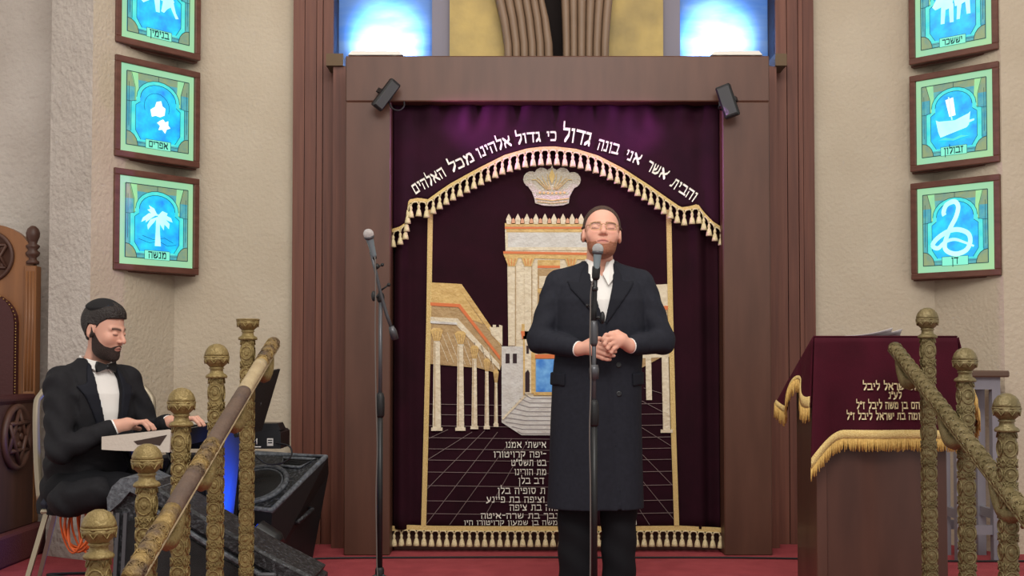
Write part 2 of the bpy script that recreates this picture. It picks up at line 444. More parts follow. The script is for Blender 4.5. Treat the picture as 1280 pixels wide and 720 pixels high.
structure(MB().box(-1.3, 1.8, 7.45, 7.7, -.9, 4.8).build('wall_back', M['black_dark']))
# wood cladding beside the ark: boards with thin grooves
def cladding(name, pxs, Y, sgn):
    mb = MB(); z1 = 4.8
    mb.cur = 2; mb.box(PX(pxs[0], Y), PX(pxs[-1], Y), Y+.012, Y+.2, 0, z1)
    for i in range(len(pxs)-1):
        mb.cur = i % 2
        a, b = PX(pxs[i], Y), PX(pxs[i+1], Y)
        mb.box(a+.002, b-.002, Y-.003*(i % 3), Y+.02, 0, z1)
    return structure(mb.build(name, [M['wood_clad'], M['wood_clad2'], M['wood_gap']]))
cladding('trim_1', [364, 379, 394, 402, 415.5], 7.03, 1)
cladding('trim_2', [971.5, 986, 1000, 1006, 1020.5], 7.03, -1)
zt = PZ(84, 6.9)
structure(MB().box(PX(415.5, 6.9), PX(436, 6.9), 6.88, 7.2, 0, zt).build('trim_3', M['wood_clad2']))
structure(MB().box(PX(958, 6.9), PX(972, 6.9), 6.88, 7.2, 0, zt).build('trim_4', M['wood_clad2']))
# ================================================================ the ark portal
YA, YC = 6.62, 6.76
ark = thing('ark_portal', 'tall brown wooden portal framing the maroon curtain at the centre of the stage', 'wooden portal', (PX(697, YA), YA, 0))
xl0, xl1, xr0, xr1 = PX(430.5, YA), PX(487.8, YA), PX(904.5, YA), PX(964, YA)
zl0, zl1 = PZ(127, YA), PZ(70, YA)
MB().box(xl0, xl1, YA, YA+.3, 0, zl0, .006).build('post', M['ark'], ark)
MB().box(xr0, xr1, YA, YA+.3, 0, zl0, .006).build('post', M['ark'], ark)
MB().box(xl0, xr1, YA-.004, YA+.32, zl0, zl1, .006).build('lintel', M['ark'], ark)
MB().box(xl1, xr0, YA+.19, YA+.3, 0, PZ(664, YA+.19), .004).build('base_board', M['ark_base'], ark)
MB().box(xl1, xr0, YA+.24, YA+.29, PZ(669, YA+.1), zl0).build('back_panel', M['black_dark'], ark)
# ---------------------------------------------------------------- upper niche behind the lintel
YN = 7.12
zn = zl1-.30
def niche_panel(name, label, cat, p0, p1, Y, m, dy=.08, z0=zn, grp=None):
    o = MB().box(PX(p0, Y, 40), PX(p1, Y, 40), Y, Y+dy, z0, 4.75).build(name, m); return tag(o, label, cat, grp)
niche_panel('sky_mural', 'pale blue cloud mural above the left end of the wooden portal', 'mural', 415, 541, YN+.14, M['sky_mural'])
niche_panel('sky_mural', 'pale blue cloud mural above the right end of the wooden portal', 'mural', 849, 972, YN+.14, M['sky_mural'])
niche_panel('pilaster', 'narrow grey-blue pilaster between the left cloud mural and gold panel', 'pilaster', 540, 562, YN+.06, M['pilaster'])
niche_panel('pilaster', 'narrow grey-blue pilaster between the right cloud mural and gold panel', 'pilaster', 829, 850, YN+.06, M['pilaster'])
niche_panel('gold_panel', 'gold leaf wall panel left of the fluted carving above the portal', 'gold panel', 562, 640, YN, M['gold_wall'])
niche_panel('gold_panel', 'cracked gold leaf wall panel right of the fluted carving above the portal', 'gold panel', 756, 829, YN, M['gold_wall'])
def ribs(name, label, tops, bots):
    r = thing(name, label, 'carving', (PX(sum(bots)/len(bots), 7.0, 60), 7.0, zn))
    zA, zB = zl1-.12, 4.7
    for i in range(len(bots)-1):
        mb = MB(); za, zb = PZ(70, 7.0), PZ(0, 7.0)
        def edge(k, z):
            t = (z-za)/(zb-za); x = bots[k]+(tops[k]-bots[k])*(t*abs(t)**.6 if t > 0 else 0)
            return PX(x, 7.0, 40)
        N = 14; vs = []; K = 8
        zs = [zA+(zB-zA)*j/N for j in range(N+1)]
        for z in zs:
            zc = min(z, zb+.12)
            a, b = edge(i, zc), edge(i+1, zc); c, h = (a+b)/2, (b-a)/2
            for k in range(K+1):
                th = math.pi*k/K
                vs.append((c-h*math.cos(th), 7.02-.035*math.sin(th)**.7, z))
            vs += [(b, 7.11, z), (a, 7.11, z)]
        W = K+3
        fs = [(j*W+k, j*W+(k+1) % W, (j+1)*W+(k+1) % W, (j+1)*W+k) for j in range(N) for k in range(W)]
        mb.add(vs, fs, True); mb.build('rib', M['rib'], r)
    return r
ribs('fluted_carving', 'left half of the brown fluted carving above the wooden portal', [620, 631, 642, 653, 663, 673, 681], [631, 641, 651, 661, 671, 681, 692])
ribs('fluted_carving', 'right half of the brown fluted carving above the wooden portal', [702, 712, 722, 733, 744, 755, 766], [704, 713, 722, 732, 741, 751, 761])
tag(MB().box(PX(640, 7.2, 40), PX(756, 7.2, 40), 7.21, 7.25, zn, 4.7).build('dark_backing_panel', M['black_dark']), 'dark backing panel seen in the gap between the fluted carvings', 'panel')
# small ledges where the mural meets the cladding
tag(MB().box(PX(415.5, 7.1, 75), PX(436, 7.1, 75), 6.86, 7.24, zt, zt+.07).build('ledge', M['ledge']), 'small gold ledge at the upper left corner of the portal', 'ledge')
tag(MB().box(PX(958, 7.1, 75), PX(972, 7.1, 75), 6.86, 7.24, zt, zt+.07).build('ledge', M['ledge']), 'small gold ledge at the upper right corner of the portal', 'ledge')
def flood(label, p0, p1, energy):
    Y = 6.71; x0, x1 = PX(p0, Y, 66), PX(p1, Y, 66); cx = (x0+x1)/2
    f = thing('floodlight', label, 'floodlight', (cx, Y, zl1))
    zb = zl1
    MB().prism([(x0, zb+.012), (x1, zb+.012), (x1-.02, zb+.034), (x0+.02, zb+.034)], Y-.07, Y+.10).build('housing', M['white_metal'], f)
    b = MB()
    for q in (x0+.05, x1-.05): b.box(q-.012, q+.012, Y-.05, Y+.05, zb-.001, zb+.014)
    b.build('bracket', M['white_metal'], f)
    MB().box(x0+.02, x1-.02, Y+.10, Y+.106, zb+.013, zb+.033).build('lamp_lens', M['lens_on'], f)
    l = bpy.data.lights.new('floodlight_beam', 'SPOT'); l.energy = energy; l.color = (.60, .86, 1.0); l.spot_size = math.radians(60); l.spot_blend = 1.0; l.shadow_soft_size = .04
    o = bpy.data.objects.new('floodlight_beam', l); C.objects.link(o); o.location = (cx, Y+.13, zb+.05)
    o.rotation_euler = (Vector((0, .5, .21))).to_track_quat('-Z', 'Y').to_euler()
    o.parent = f; o.location = Vector(o.location)-f.location
M['lens_on'] = mat('floodlight_lens', rgb(220,240,255), .3, emit=(rgb(200,230,255), 6))
flood('white floodlight lying on the left end of the portal lintel', 437, 505, 170)
flood('white floodlight lying on the right end of the portal lintel', 886, 950, 150)
# black LED floods screwed on the portal corners
def led(label, a, b, wpx, cable, tilt):
    Y = YA-.09; A, B = P(*a, Y), P(*b, Y); ax = (B-A).normalized(); L = (B-A).length; c = (A+B)/2
    d = thing('spotlight', label, 'spotlight', (c.x, Y, c.z))
    n = Vector((0, -1, 0)); n = (Matrix.Rotation(tilt, 3, ax) @ n); s = ax.cross(n)
    R = Matrix((s, n, ax)).transposed().to_4x4(); T = Matrix.Translation(c) @ R
    w2 = wpx/2*Y/F_PX
    m = MB(T); m.box(-w2, w2, -.025, .02, -L/2, L/2, .008)
    for k in range(7): m.box(-w2*.8, w2*.8, -.04, -.024, -L/2+.02+k*(L-.04)/6-.004, -L/2+.02+k*(L-.04)/6+.004)
    m.build('housing', M['black_metal'], d)
    MB(T).box(-w2*.8, w2*.8, .02, .026, -L/2+.012, L/2-.012, .003).build('glass', M['glass_lens'], d)
    m = MB(T)
    m.box(-w2*1.15, -w2*1.02, -.06, .008, -.012, .012); m.box(w2*1.02, w2*1.15, -.06, .008, -.012, .012); m.box(-w2*1.15, w2*1.15, -.07, -.058, -.014, .014)
    m.build('bracket', M['black_metal'], d)
    MB().cone((c.x, Y+.03, c.z), (c.x, YA+.002, c.z), .014, .014, 8).build('mount_bolt', M['black_metal'], d)
    sl = bpy.data.lights.new('spot_beam', 'SPOT'); sl.energy = 85; sl.color = (.80, .22, 1.0); sl.spot_size = math.radians(46); sl.spot_blend = 1; sl.shadow_soft_size = .04
    so = bpy.data.objects.new('spot_beam', sl); C.objects.link(so); so.parent = d; so.location = Vector((0, -.02, -.06)); so.rotation_euler = (P(697, 168, YC)-c).to_track_quat('-Z', 'Y').to_euler()
    pts = catmull([P(q[0], q[1], q[2]) for q in cable], 6)
    MB().tube(pts, .005, 6).build('cable', M['cable'], d)
led('slim black spotlight tilted on the upper left corner of the portal', (470, 135), (495, 102), 15, [(484, 122, 6.57), (490, 135, 6.56), (499, 138, 6.58), (505, 133, 6.6), (505, 127, 6.615)], .5)
led('square black spotlight on the upper right corner of the portal', (916, 146), (903, 107), 19, [(905, 124, 6.57), (900, 130, 6.57), (899, 136, 6.58), (905, 138, 6.6)], -.35)
# ================================================================ curtain
def fold(x, z):
    """how far the cloth swings towards the room at a place on the curtain"""
    p = 697+(x-PX(697, YC))*F_PX/YC*1.0
    e = max(0, (abs(p-693)-150)/60); e = min(e, 1)
    return e*(.028*math.sin(x*38)+.014*math.sin(x*71+1.3+z*.6))
cur = thing('ark_curtain', 'maroon velvet ark curtain embroidered with a temple, hanging in the portal', 'curtain', (PX(697, YC), YC, PZ(660, YC)))
cx0, cx1 = xl1+.003, xr0-.003
cz0, cz1 = PZ(661, YC), PZ(128, YC)
MB().grid(lambda u, v: (cx0+(cx1-cx0)*u, YC-fold(cx0+(cx1-cx0)*u, cz0+(cz1-cz0)*v), cz0+(cz1-cz0)*v), 190, 40).build('velvet_cloth', M['velvet'], cur, solid=.006)
def CP(px, py, layer, Y=YC, f=fold):
    p = P(px, py, Y-.008-layer*.0022); return Vector((p.x, p.y-f(p.x, p.z), p.z))
def patch(mb, poly, layer, cur_m=None):
    """embroidered patch: polygon in curtain coordinates, a thin slab on the cloth"""
    if cur_m is not None: mb.cur = cur_m
    a = [CP(x, y, layer) for x, y in poly]; b = [p+Vector((0, .004+layer*.0022, 0)) for p in a]; n = len(a)
    mb.add(a+b, [tuple(range(n))]+[(i, (i+1) % n, n+(i+1) % n, n+i) for i in range(n)], False)
def line(mb, pts, wpx, layer, cur_m=None):
    for (x0, y0), (x1, y1) in zip(pts[:-1], pts[1:]):
        L = math.hypot(x1-x0, y1-y0); nx, ny = -(y1-y0)/L*wpx/2, (x1-x0)/L*wpx/2
        patch(mb, [(x0+nx, y0+ny), (x1+nx, y1+ny), (x1-nx, y1-ny), (x0-nx, y0-ny)], layer, cur_m)
# paved court (thread lines)
mb = MB()
for y in (505, 518, 532, 547, 561, 575, 590, 607, 626, 642): 
    x0 = 537-(y-500)*.06; line(mb, [(x0, y), (650 if y < 545 else 690, y+2)], .55, 0)
    line(mb, [(790, y), (842, y-1)], .55, 0)
for (x0, y0, x1, y1) in ((590, 540, 534, 575), (606, 538, 533, 612), (622, 540, 533, 655), (640, 548, 562, 656), (660, 550, 600, 656), (560, 537, 536, 548)):
    line(mb, [(x0, y0), (x1, y1)], .55, 0)
for (x0, y0, x1, y1) in ((800, 500, 842, 522), (792, 528, 843, 560), (790, 555, 844, 610), (790, 585, 843, 650), (790, 622, 812, 656), (805, 485, 842, 496)):
    line(mb, [(x0, y0), (x1, y1)], .55, 0)
mb.build('court_paving_lines', M['ap_line'], cur)
# gold side bands
for pts in ([(538, 262), (536, 400), (532, 560), (529.5, 657)], [(836, 262), (838, 380), (842, 540), (846, 657)]):
    mb = MB(); line(mb, pts, 6.2, 3); mb.build('gold_side_band', M['gold_braid'], cur)
# left colonnade
mats_t = [M['ap_cream'], M['ap_gold'], M['ap_tan'], M['ap_orange'], M['ap_white'], M['ap_dark'], M['ap_blue'], M['step_line']]
def colonnade(name, poly_sets):
    m = MB()
    for k, lay, poly in poly_sets: patch(m, poly, lay, k)
    m.build(name, mats_t, cur)
colonnade('colonnade_roof', [
    (2, 1, [(538, 354), (576, 356), (627, 427), (628, 452), (625, 462), (537, 455)]),
    (1, 2, [(538, 353), (577, 355), (626, 426), (625, 432), (574, 361), (538, 359)]),
    (1, 2, [(538, 359), (574, 361), (604, 405), (590, 400), (572, 380), (538, 378)]),
    (3, 3, [(538, 378), (575, 380), (625, 445), (625, 450), (573, 384), (538, 382)]),
    (0, 3, [(538, 396), (572, 398), (624, 455), (625, 463), (570, 406), (538, 404)]),
    (2, 2, [(538, 406), (568, 408), (622, 462), (620, 466), (580, 455), (538, 455)]),
    (4, 4, [(538, 401), (571, 403), (572, 406), (538, 404)]),
    (0, 3, [(612, 409), (616, 409), (616, 406), (620, 406), (620, 409), (624, 409), (624, 406), (628, 407), (628, 432), (614, 418)])])
m = MB()
for (x, wd, yt, yb) in ((546, 5.2, 410, 536), (575.5, 4.7, 414, 536), (593, 3.6, 432, 534), (608.5, 2.8, 448, 534), (620, 2.3, 462, 531)):
    patch(m, [(x-wd, yb), (x+wd, yb), (x+wd*.72, yt+14), (x-wd*.72, yt+14)], 4, 0)
    patch(m, [(x-wd*.72, yt+16), (x+wd*.72, yt+16), (x+wd*1.5, yt+3), (x+wd*.8, yt), (x-wd*.8, yt), (x-wd*1.5, yt+3)], 5, 1)
    patch(m, [(x-wd*1.35, yb+2.5), (x+wd*1.35, yb+2.5), (x+wd*1.35, yb-1.5), (x-wd*1.35, yb-1.5)], 5, 0)
    for k in (-.5, 0, .5): line(m, [(x+k*wd*1.6, yt+4), (x+k*wd*.8, yt+15)], .6, 6, 2)
    line(m, [(x-wd*.45, yt+18), (x-wd*.55, yb-4)], .8, 5, 2)
m.build('colonnade_column', mats_t, cur)
m = MB()
for k in range(9): line(m, [(542+k*8.5, 409+k*3.2), (560+k*7.2, 452+k*1.2)], .6, 3, 0)
m.build('colonnade_lattice', mats_t, cur)
colonnade('right_colonnade', [
    (0, 1, [(798, 357), (836, 355), (836, 383), (798, 385)]), (3, 2, [(798, 384), (837, 382), (837, 387), (798, 389)]),
    (2, 1, [(798, 389), (838, 387), (839, 440), (798, 462)]), (0, 2, [(798, 440), (839, 438), (839, 446), (798, 448)]),
    (0, 3, [(826, 392), (834, 392), (838, 537), (829, 537)]), (1, 4, [(823, 400), (837, 400), (834, 412), (827, 412)]), (0, 4, [(826, 537), (841, 537), (841, 541), (826, 541)]),
    (0, 3, [(806, 400), (813, 400), (815, 500), (808, 500)])])
# temple front
colonnade('temple_facade', [
    (0, 1, [(631, 279), (747, 281), (748, 300), (748, 500), (650, 500), (636, 480), (634, 320), (632, 318)]),
    (1, 2, [(631, 279), (749, 279), (749, 283), (631, 283)]), (3, 3, [(631, 283.5), (749, 283.5), (749, 286), (631, 286)]),
    (1, 2, [(633, 286), (749, 286), (749, 290), (633, 290)]),
    (4, 2, [(635, 291), (749, 291), (749, 309), (635, 309)]), (0, 3, [(633, 309), (749, 309), (749, 313), (633, 313)]),
    (3, 4, [(629, 314), (749, 316), (749, 319), (629, 317)]), (1, 3, [(629, 317), (749, 319), (749, 325), (631, 322)]),
    (1, 2, [(672, 325), (700, 325), (700, 332), (672, 332)]), (3, 3, [(672, 332), (700, 332), (700, 335), (672, 335)]),
    (2, 2, [(672, 336), (700, 336), (700, 480), (672, 480)]), (0, 3, [(674, 345), (698, 345), (698, 360), (674, 360)]),
    (1, 3, [(672, 361), (700, 361), (700, 366), (672, 366)]), (5, 3, [(674, 368), (684, 368), (684, 404), (674, 404)]),
    (1, 3, [(652, 405), (661, 405), (661, 414), (652, 414)]), (3, 4, [(651, 414), (662, 414), (660, 424), (653, 424)]),
    (4, 2, [(627, 433), (655, 433), (655, 500), (627, 528)]), (5, 3, [(632, 442), (637, 442), (637, 454), (632, 454)]), (5, 3, [(641, 442), (646, 442), (646, 454), (641, 454)]),
    (0, 3, [(655, 424), (668, 424), (668, 492), (655, 492)]), (5, 4, [(658, 432), (661, 432), (661, 442), (658, 442)]),
    (5, 4, [(656.5, 466), (660, 462), (662, 466), (662, 490), (656.5, 490)]), (1, 4, [(654, 420), (656, 420), (656, 494), (654, 494)]), (1, 4, [(664, 440), (669, 440), (669, 492), (664, 492)]),
    (3, 4, [(669, 443), (700, 443), (700, 448), (669, 448)]), (6, 4, [(670, 449), (700, 449), (700, 490), (670, 490)]), (1, 5, [(667, 490), (700, 490), (700, 494), (667, 494)])])
m = MB()
for (x, wd) in ((639.5, 4.2), (660, 4.2), (714, 4.2), (645+5, 0)):
    if wd == 0: continue
    patch(m, [(x-wd, 332), (x+wd, 332), (x+wd, 432), (x-wd, 432)], 4, 0)
    patch(m, [(x-wd, 333), (x+wd, 333), (x+wd*1.9, 323), (x+wd*.9, 320), (x-wd*.9, 320), (x-wd*1.9, 323)], 5, 1)
    for k in (-.6, 0, .6): line(m, [(x+k*wd*1.9, 323), (x+k*wd, 332)], .7, 6, 3)
    line(m, [(x+wd*1.15, 332), (x+wd*1.15, 432)], .8, 4, 2)
m.build('temple_column', mats_t, cur)
m = MB()
for i in range(9):
    x = 636+i*11.3
    patch(m, [(x-2.5, 280), (x+2.5, 280), (x+3.4, 274), (x+1.6, 270), (x, 267), (x-1.6, 270), (x-3.4, 274)], 3, 0)
    patch(m, [(x+3.2, 280), (x+8.2, 280), (x+7.5, 274.5), (x+5.6, 272.5), (x+3.8, 274.5)], 2, 3)
m.build('temple_parapet', [M['ap_cream'], M['ap_cream'], M['ap_cream'], mat('peach_satin', rgb(206,150,118), .5)], cur)
m = MB()
patch(m, [(627, 528), (656, 496), (700, 496), (700, 544), (652, 544)], 3, 4)
for k in range(9):
    t = k/8; y = 498+44*t; xl = 655-6*t-26*min(1, t*1.4) if t < .7 else 629+(t-.7)*60
    xm = 664-12*t
    line(m, [(max(xl, 628), y-6+3*(t)), (xm, y), (700, y)], .9, 4, 7)
line(m, [(628, 524), (656, 495)], 2.5, 5, 0)
m.build('temple_stairs', mats_t, cur)
# crown
def blob(cx, cy, r, n=14): return [(cx+r*math.cos(2*math.pi*k/n), cy+r*math.sin(2*math.pi*k/n)) for k in range(n)]
m = MB()
patch(m, [(669, 254), (680, 257), (692, 257.5), (704, 256.5), (711, 254), (712, 246), (716, 238), (721, 230), (724, 222), (690, 212), (656, 222), (660, 233), (665, 240), (668, 248)], 2)
for q, (x, y, r) in enumerate(((664, 224, 10), (716, 225, 10), (677, 219, 9.5), (703, 219, 9.5), (690, 218, 8))): patch(m, blob(x, y, r), 2.4+.3*q)
patch(m, [(688, 216), (686.5, 212), (688.5, 210), (690, 206), (691.5, 210), (693.5, 212), (692, 216)], 4.1)
cr = m.build('crown_embroidery', M['silver_thread'], cur)
m = MB()
for k in range(7): patch(m, blob(675+k*5.1, 241.5-abs(k-3)*.25, 1.6, 8), 4)
line(m, [(670, 248), (690, 250.5), (711, 248)], 1.2, 4); line(m, [(672, 252), (690, 254), (709, 252)], .8, 4)
for a in (-1, 1):
    for k in range(4): line(m, [(690+a*(2+k*1.5), 237), (690+a*(5+k*5), 226-k*.5), (690+a*(6+k*6.4), 217+k*2.6)], .8, 5+.1*k)
patch(m, [(690, 211), (694, 220), (690, 230), (686, 220)], 5.6)
m.build('crown_stitching', M['gold_braid'], cr)
# dedication text at the foot of the curtain
def curtain_line(name, t, x0, x1, ybase, hpx, layer=3):
    m = MB(); W = word_width(t); sx = (x1-x0)/W
    put_text(m, t, lambda u, v: CP(x0+u*sx, ybase-v*hpx, layer), (0, .004, 0), (.05, .078)); m.build(name, M['thread'], cur)
for t, x0, x1, y in (('אישתי אמנו', 632, 683, 559.5), ('-יפה קרויטורו', 617, 683, 571.5), ('בט תשס"ט', 639, 683, 582), ('מת הורינו', 643, 683, 593.5), ('דב בלן', 648, 680, 604.5),
                     ('ת סופיה בלן', 622, 682, 617), ('וציפה בת פיינע', 608, 681, 628), ('נווה בת ציפה', 637, 699, 638), ('נבך בת שרה-איטה', 601, 698, 648), ('משה בן שמעון קרויטורו היו', 580, 697, 656)):
    curtain_line('embroidered_lettering', t, x0, x1, y, 7.2 if y < 645 else (6.4 if y < 650 else 5.4))
curtain_line('embroidered_lettering', 'הח', 786, 796, 655.5, 6.5)
# tassels
def tassel(mb, c, h, r):
    mb.lathe([(r*.2, h), (r*.34, h*.93), (r*.5, h*.8), (r*.42, h*.7), (r*.36, h*.62), (r*.62, h*.5), (r*.86, h*.2), (r, 0), (r*.5, .0)], c, 8)
def trim_with_tassels(parent, pts, Y, band, n_t, hpx, f, offs=2):
    """gold braid along a pixel polyline on the plane Y, scallop cords and tassels hanging below it"""
    m = MB(); pl = [P(x, y, Y) for x, y in pts]; pl = [p+Vector((0, -f(p.x, p.z)-.012, 0)) for p in pl]
    cum = [0]
    for a, b in zip(pl[:-1], pl[1:]): cum.append(cum[-1]+(b-a).length)
    def at(s):
        s = max(0, min(cum[-1], s)); i = max(k for k in range(len(cum)-1) if cum[k] <= s+1e-9)
        q = (s-cum[i])/max(cum[i+1]-cum[i], 1e-9); return pl[i].lerp(pl[i+1], q)
    N = int(cum[-1]/.02)
    wb = band*Y/F_PX
    for i in range(N):
        a, b = at(cum[-1]*i/N), at(cum[-1]*(i+1)/N); dn = Vector((0, 0, -wb)); y = Vector((0, .008, 0))
        vs = [a, b, b+dn, a+dn, a+y, b+y, b+dn+y, a+dn+y]
        m.add(vs, [(0, 1, 2, 3), (4, 7, 6, 5), (0, 4, 5, 1), (3, 2, 6, 7)], False)
    m.build('gold_trim', M['gold_braid'], parent)
    sc = MB(); H = hpx*Y/F_PX
    for i in range(n_t):
        c = at(cum[-1]*(i+.5)/n_t)+Vector((0, -.004, -wb)); 
        t = MB(); tassel(t, c+Vector((0, 0, -H)), H*.80, H*.22)
        t.build('tassel', M['tassel'], parent)
        if i < n_t-1:
            e = at(cum[-1]*(i+1.5)/n_t)+Vector((0, -.004, -wb)); mid = (c+e)/2
            sc.tube([c+Vector((0, 0, -H*.22)), c.lerp(e, .2)+Vector((0, 0, -H*.02)), mid+Vector((0, 0, 0)), c.lerp(e, .8)+Vector((0, 0, -H*.02)), e+Vector((0, 0, -H*.22))], .0045, 5)
    sc.build('scallop_cord', M['tassel'], parent)
trim_with_tassels(cur, [(488, 658), (510, 656), (540, 657), (600, 657.5), (690, 657.5), (790, 657.5), (850, 657), (904, 659)], YC, 6, 44, 19, fold)
# ---------------------------------------------------------------- valance above
YV = 6.715
arch_px = [(487, 287), (499, 284), (507, 279), (511, 250), (523, 247.5), (535, 249.5), (548, 240), (562.5, 230), (597, 211), (631, 194), (659, 186), (676, 184), (693, 183.5), (720, 186.5), (748, 195), (779, 211), (810, 231), (837, 250), (851, 259.5), (862, 258), (872, 255), (880, 266), (890, 277), (905, 286)]
va = thing('valance', 'short maroon velvet valance with arched tasselled edge at the top of the portal', 'valance', (PX(697, YV), YV, cz1))
ax = [P(x, y, YV) for x, y in arch_px]
def arch_z(x):
    for a, b in zip(ax[:-1], ax[1:]):
        if a.x <= x <= b.x: return a.z+(b.z-a.z)*(x-a.x)/max(b.x-a.x, 1e-9)
    return ax[0].z if x < ax[0].x else ax[-1].z
def vfold(x, z):
    p = 697+(x-PX(697, YV))*F_PX/YV
    e = min(1, max(0, (abs(p-693)-165)/45)); t = max(0, min(1, (z-PZ(170, YV))/.18))
    return e*(.014*math.sin(x*40+.5))+t*(.011*math.sin(x*31+z*4)+.008*math.sin(x*57-z*7+1))
MB().grid(lambda u, v: (lambda x: (lambda z: (x, YV-vfold(x, z), z))(arch_z(x)+(zl0-.002-arch_z(x))*v))(cx0+(cx1-cx0)*u), 170, 26).build('velvet_cloth', M['velvet_up'], va, solid=.005)
trim_with_tassels(va, arch_px, YV, 4.5, 50, 19, vfold)
base_pts = [(516, 246), (522, 240), (541, 230), (562, 216), (580, 208), (597, 198), (620, 188), (641, 181), (661, 177), (690, 175.5), (703, 175.5), (718, 177), (737, 182), (747, 186), (773, 193), (781, 198), (800, 206), (809, 212), (831, 224), (836, 231), (866, 251), (874, 258)]
def base_y(x):
    for a, b in zip(base_pts[:-1], base_pts[1:]):
        if a[0] <= x <= b[0]: return a[1]+(b[1]-a[1])*(x-a[0])/(b[0]-a[0])
    return base_pts[0][1] if x < 516 else base_pts[-1][1]
def arc_word(t, x0, x1, hpx):
    m = MB(); W = word_width(t); sx = (x1-x0)/W
    def place(u, v):
        x = x0+u*sx; y = base_y(x); s = (base_y(x+7)-base_y(x-7))/14; L = math.hypot(1, s)
        q = P(x+v*hpx*s/L*.9, y-v*hpx/L, YV-.010); return Vector((q.x, q.y-vfold(q.x, q.z), q.z))
    put_text(m, t, place, (0, .005, 0)); m.build('embroidered_word', M['thread'], va)
for t, x0, x1, h in (('והבית', 837, 867, 12), ('אשר', 807, 831, 12), ('אני', 780, 799, 12), ('בונה', 746, 772, 12.5), ('גדול', 703, 737, 16), ('כי', 684, 696, 11.5), ('גדול', 646, 676, 11.5),
                     ('אלהינו', 599, 640, 12), ('מכל', 564, 594, 12), ('האלהים', 519, 558, 12)):
    arc_word(t, x0, x1, h)
# ================================================================ backlit tribe panels on the corner walls
M['box_wood'] = mat('panel_frame_wood', rgb(84,50,40), .45, grain=((3, 3, 8), 4, rgb(104,66,54), .2))
M['box_dark'] = mat('panel_box_dark', rgb(58,42,36), .7)
def glow(name, c, s, c2=None, sc=8):
    m = mat(name, rgb(*c), .25, noise=(sc, .25, rgb(*c2)) if c2 else None, emit=(rgb(*c), s*1.15))
    for k in [k for k in m.node_tree.links if k.to_socket.name == 'Base Color']: m.node_tree.links.remove(k)
    m.node_tree.nodes['Principled BSDF'].inputs['Base Color'].default_value = (.03, .05, .05, 1)
    return m
G = [glow('glass_margin', (136,210,182), .70, (176,214,140), 2.2), glow('glass_field', (0,112,222), .95, (0,210,245), 13), glow('glass_arch', (20,190,200), .95, (90,215,195), 16),
     glow('glass_column', (160,214,130), .9, (120,190,150), 9), glow('glass_corner', (120,156,138), .62, (160,172,112), 26), glow('glass_figure', (150,245,245), 1.0, (205,255,250), 6),
     mat('lead_line', rgb(14,60,70), .5), glow('glass_plaque', (120,220,190), .9), glow('glass_side', (30,140,178), .75, (100,180,170), 24), glow('glass_white', (235,255,255), 1.15)]
def arc(cx, cy, rx, ry, a0, a1, n=12): return [(cx+rx*math.cos(math.radians(a0+(a1-a0)*i/n)), cy+ry*math.sin(math.radians(a0+(a1-a0)*i/n))) for i in range(n+1)]
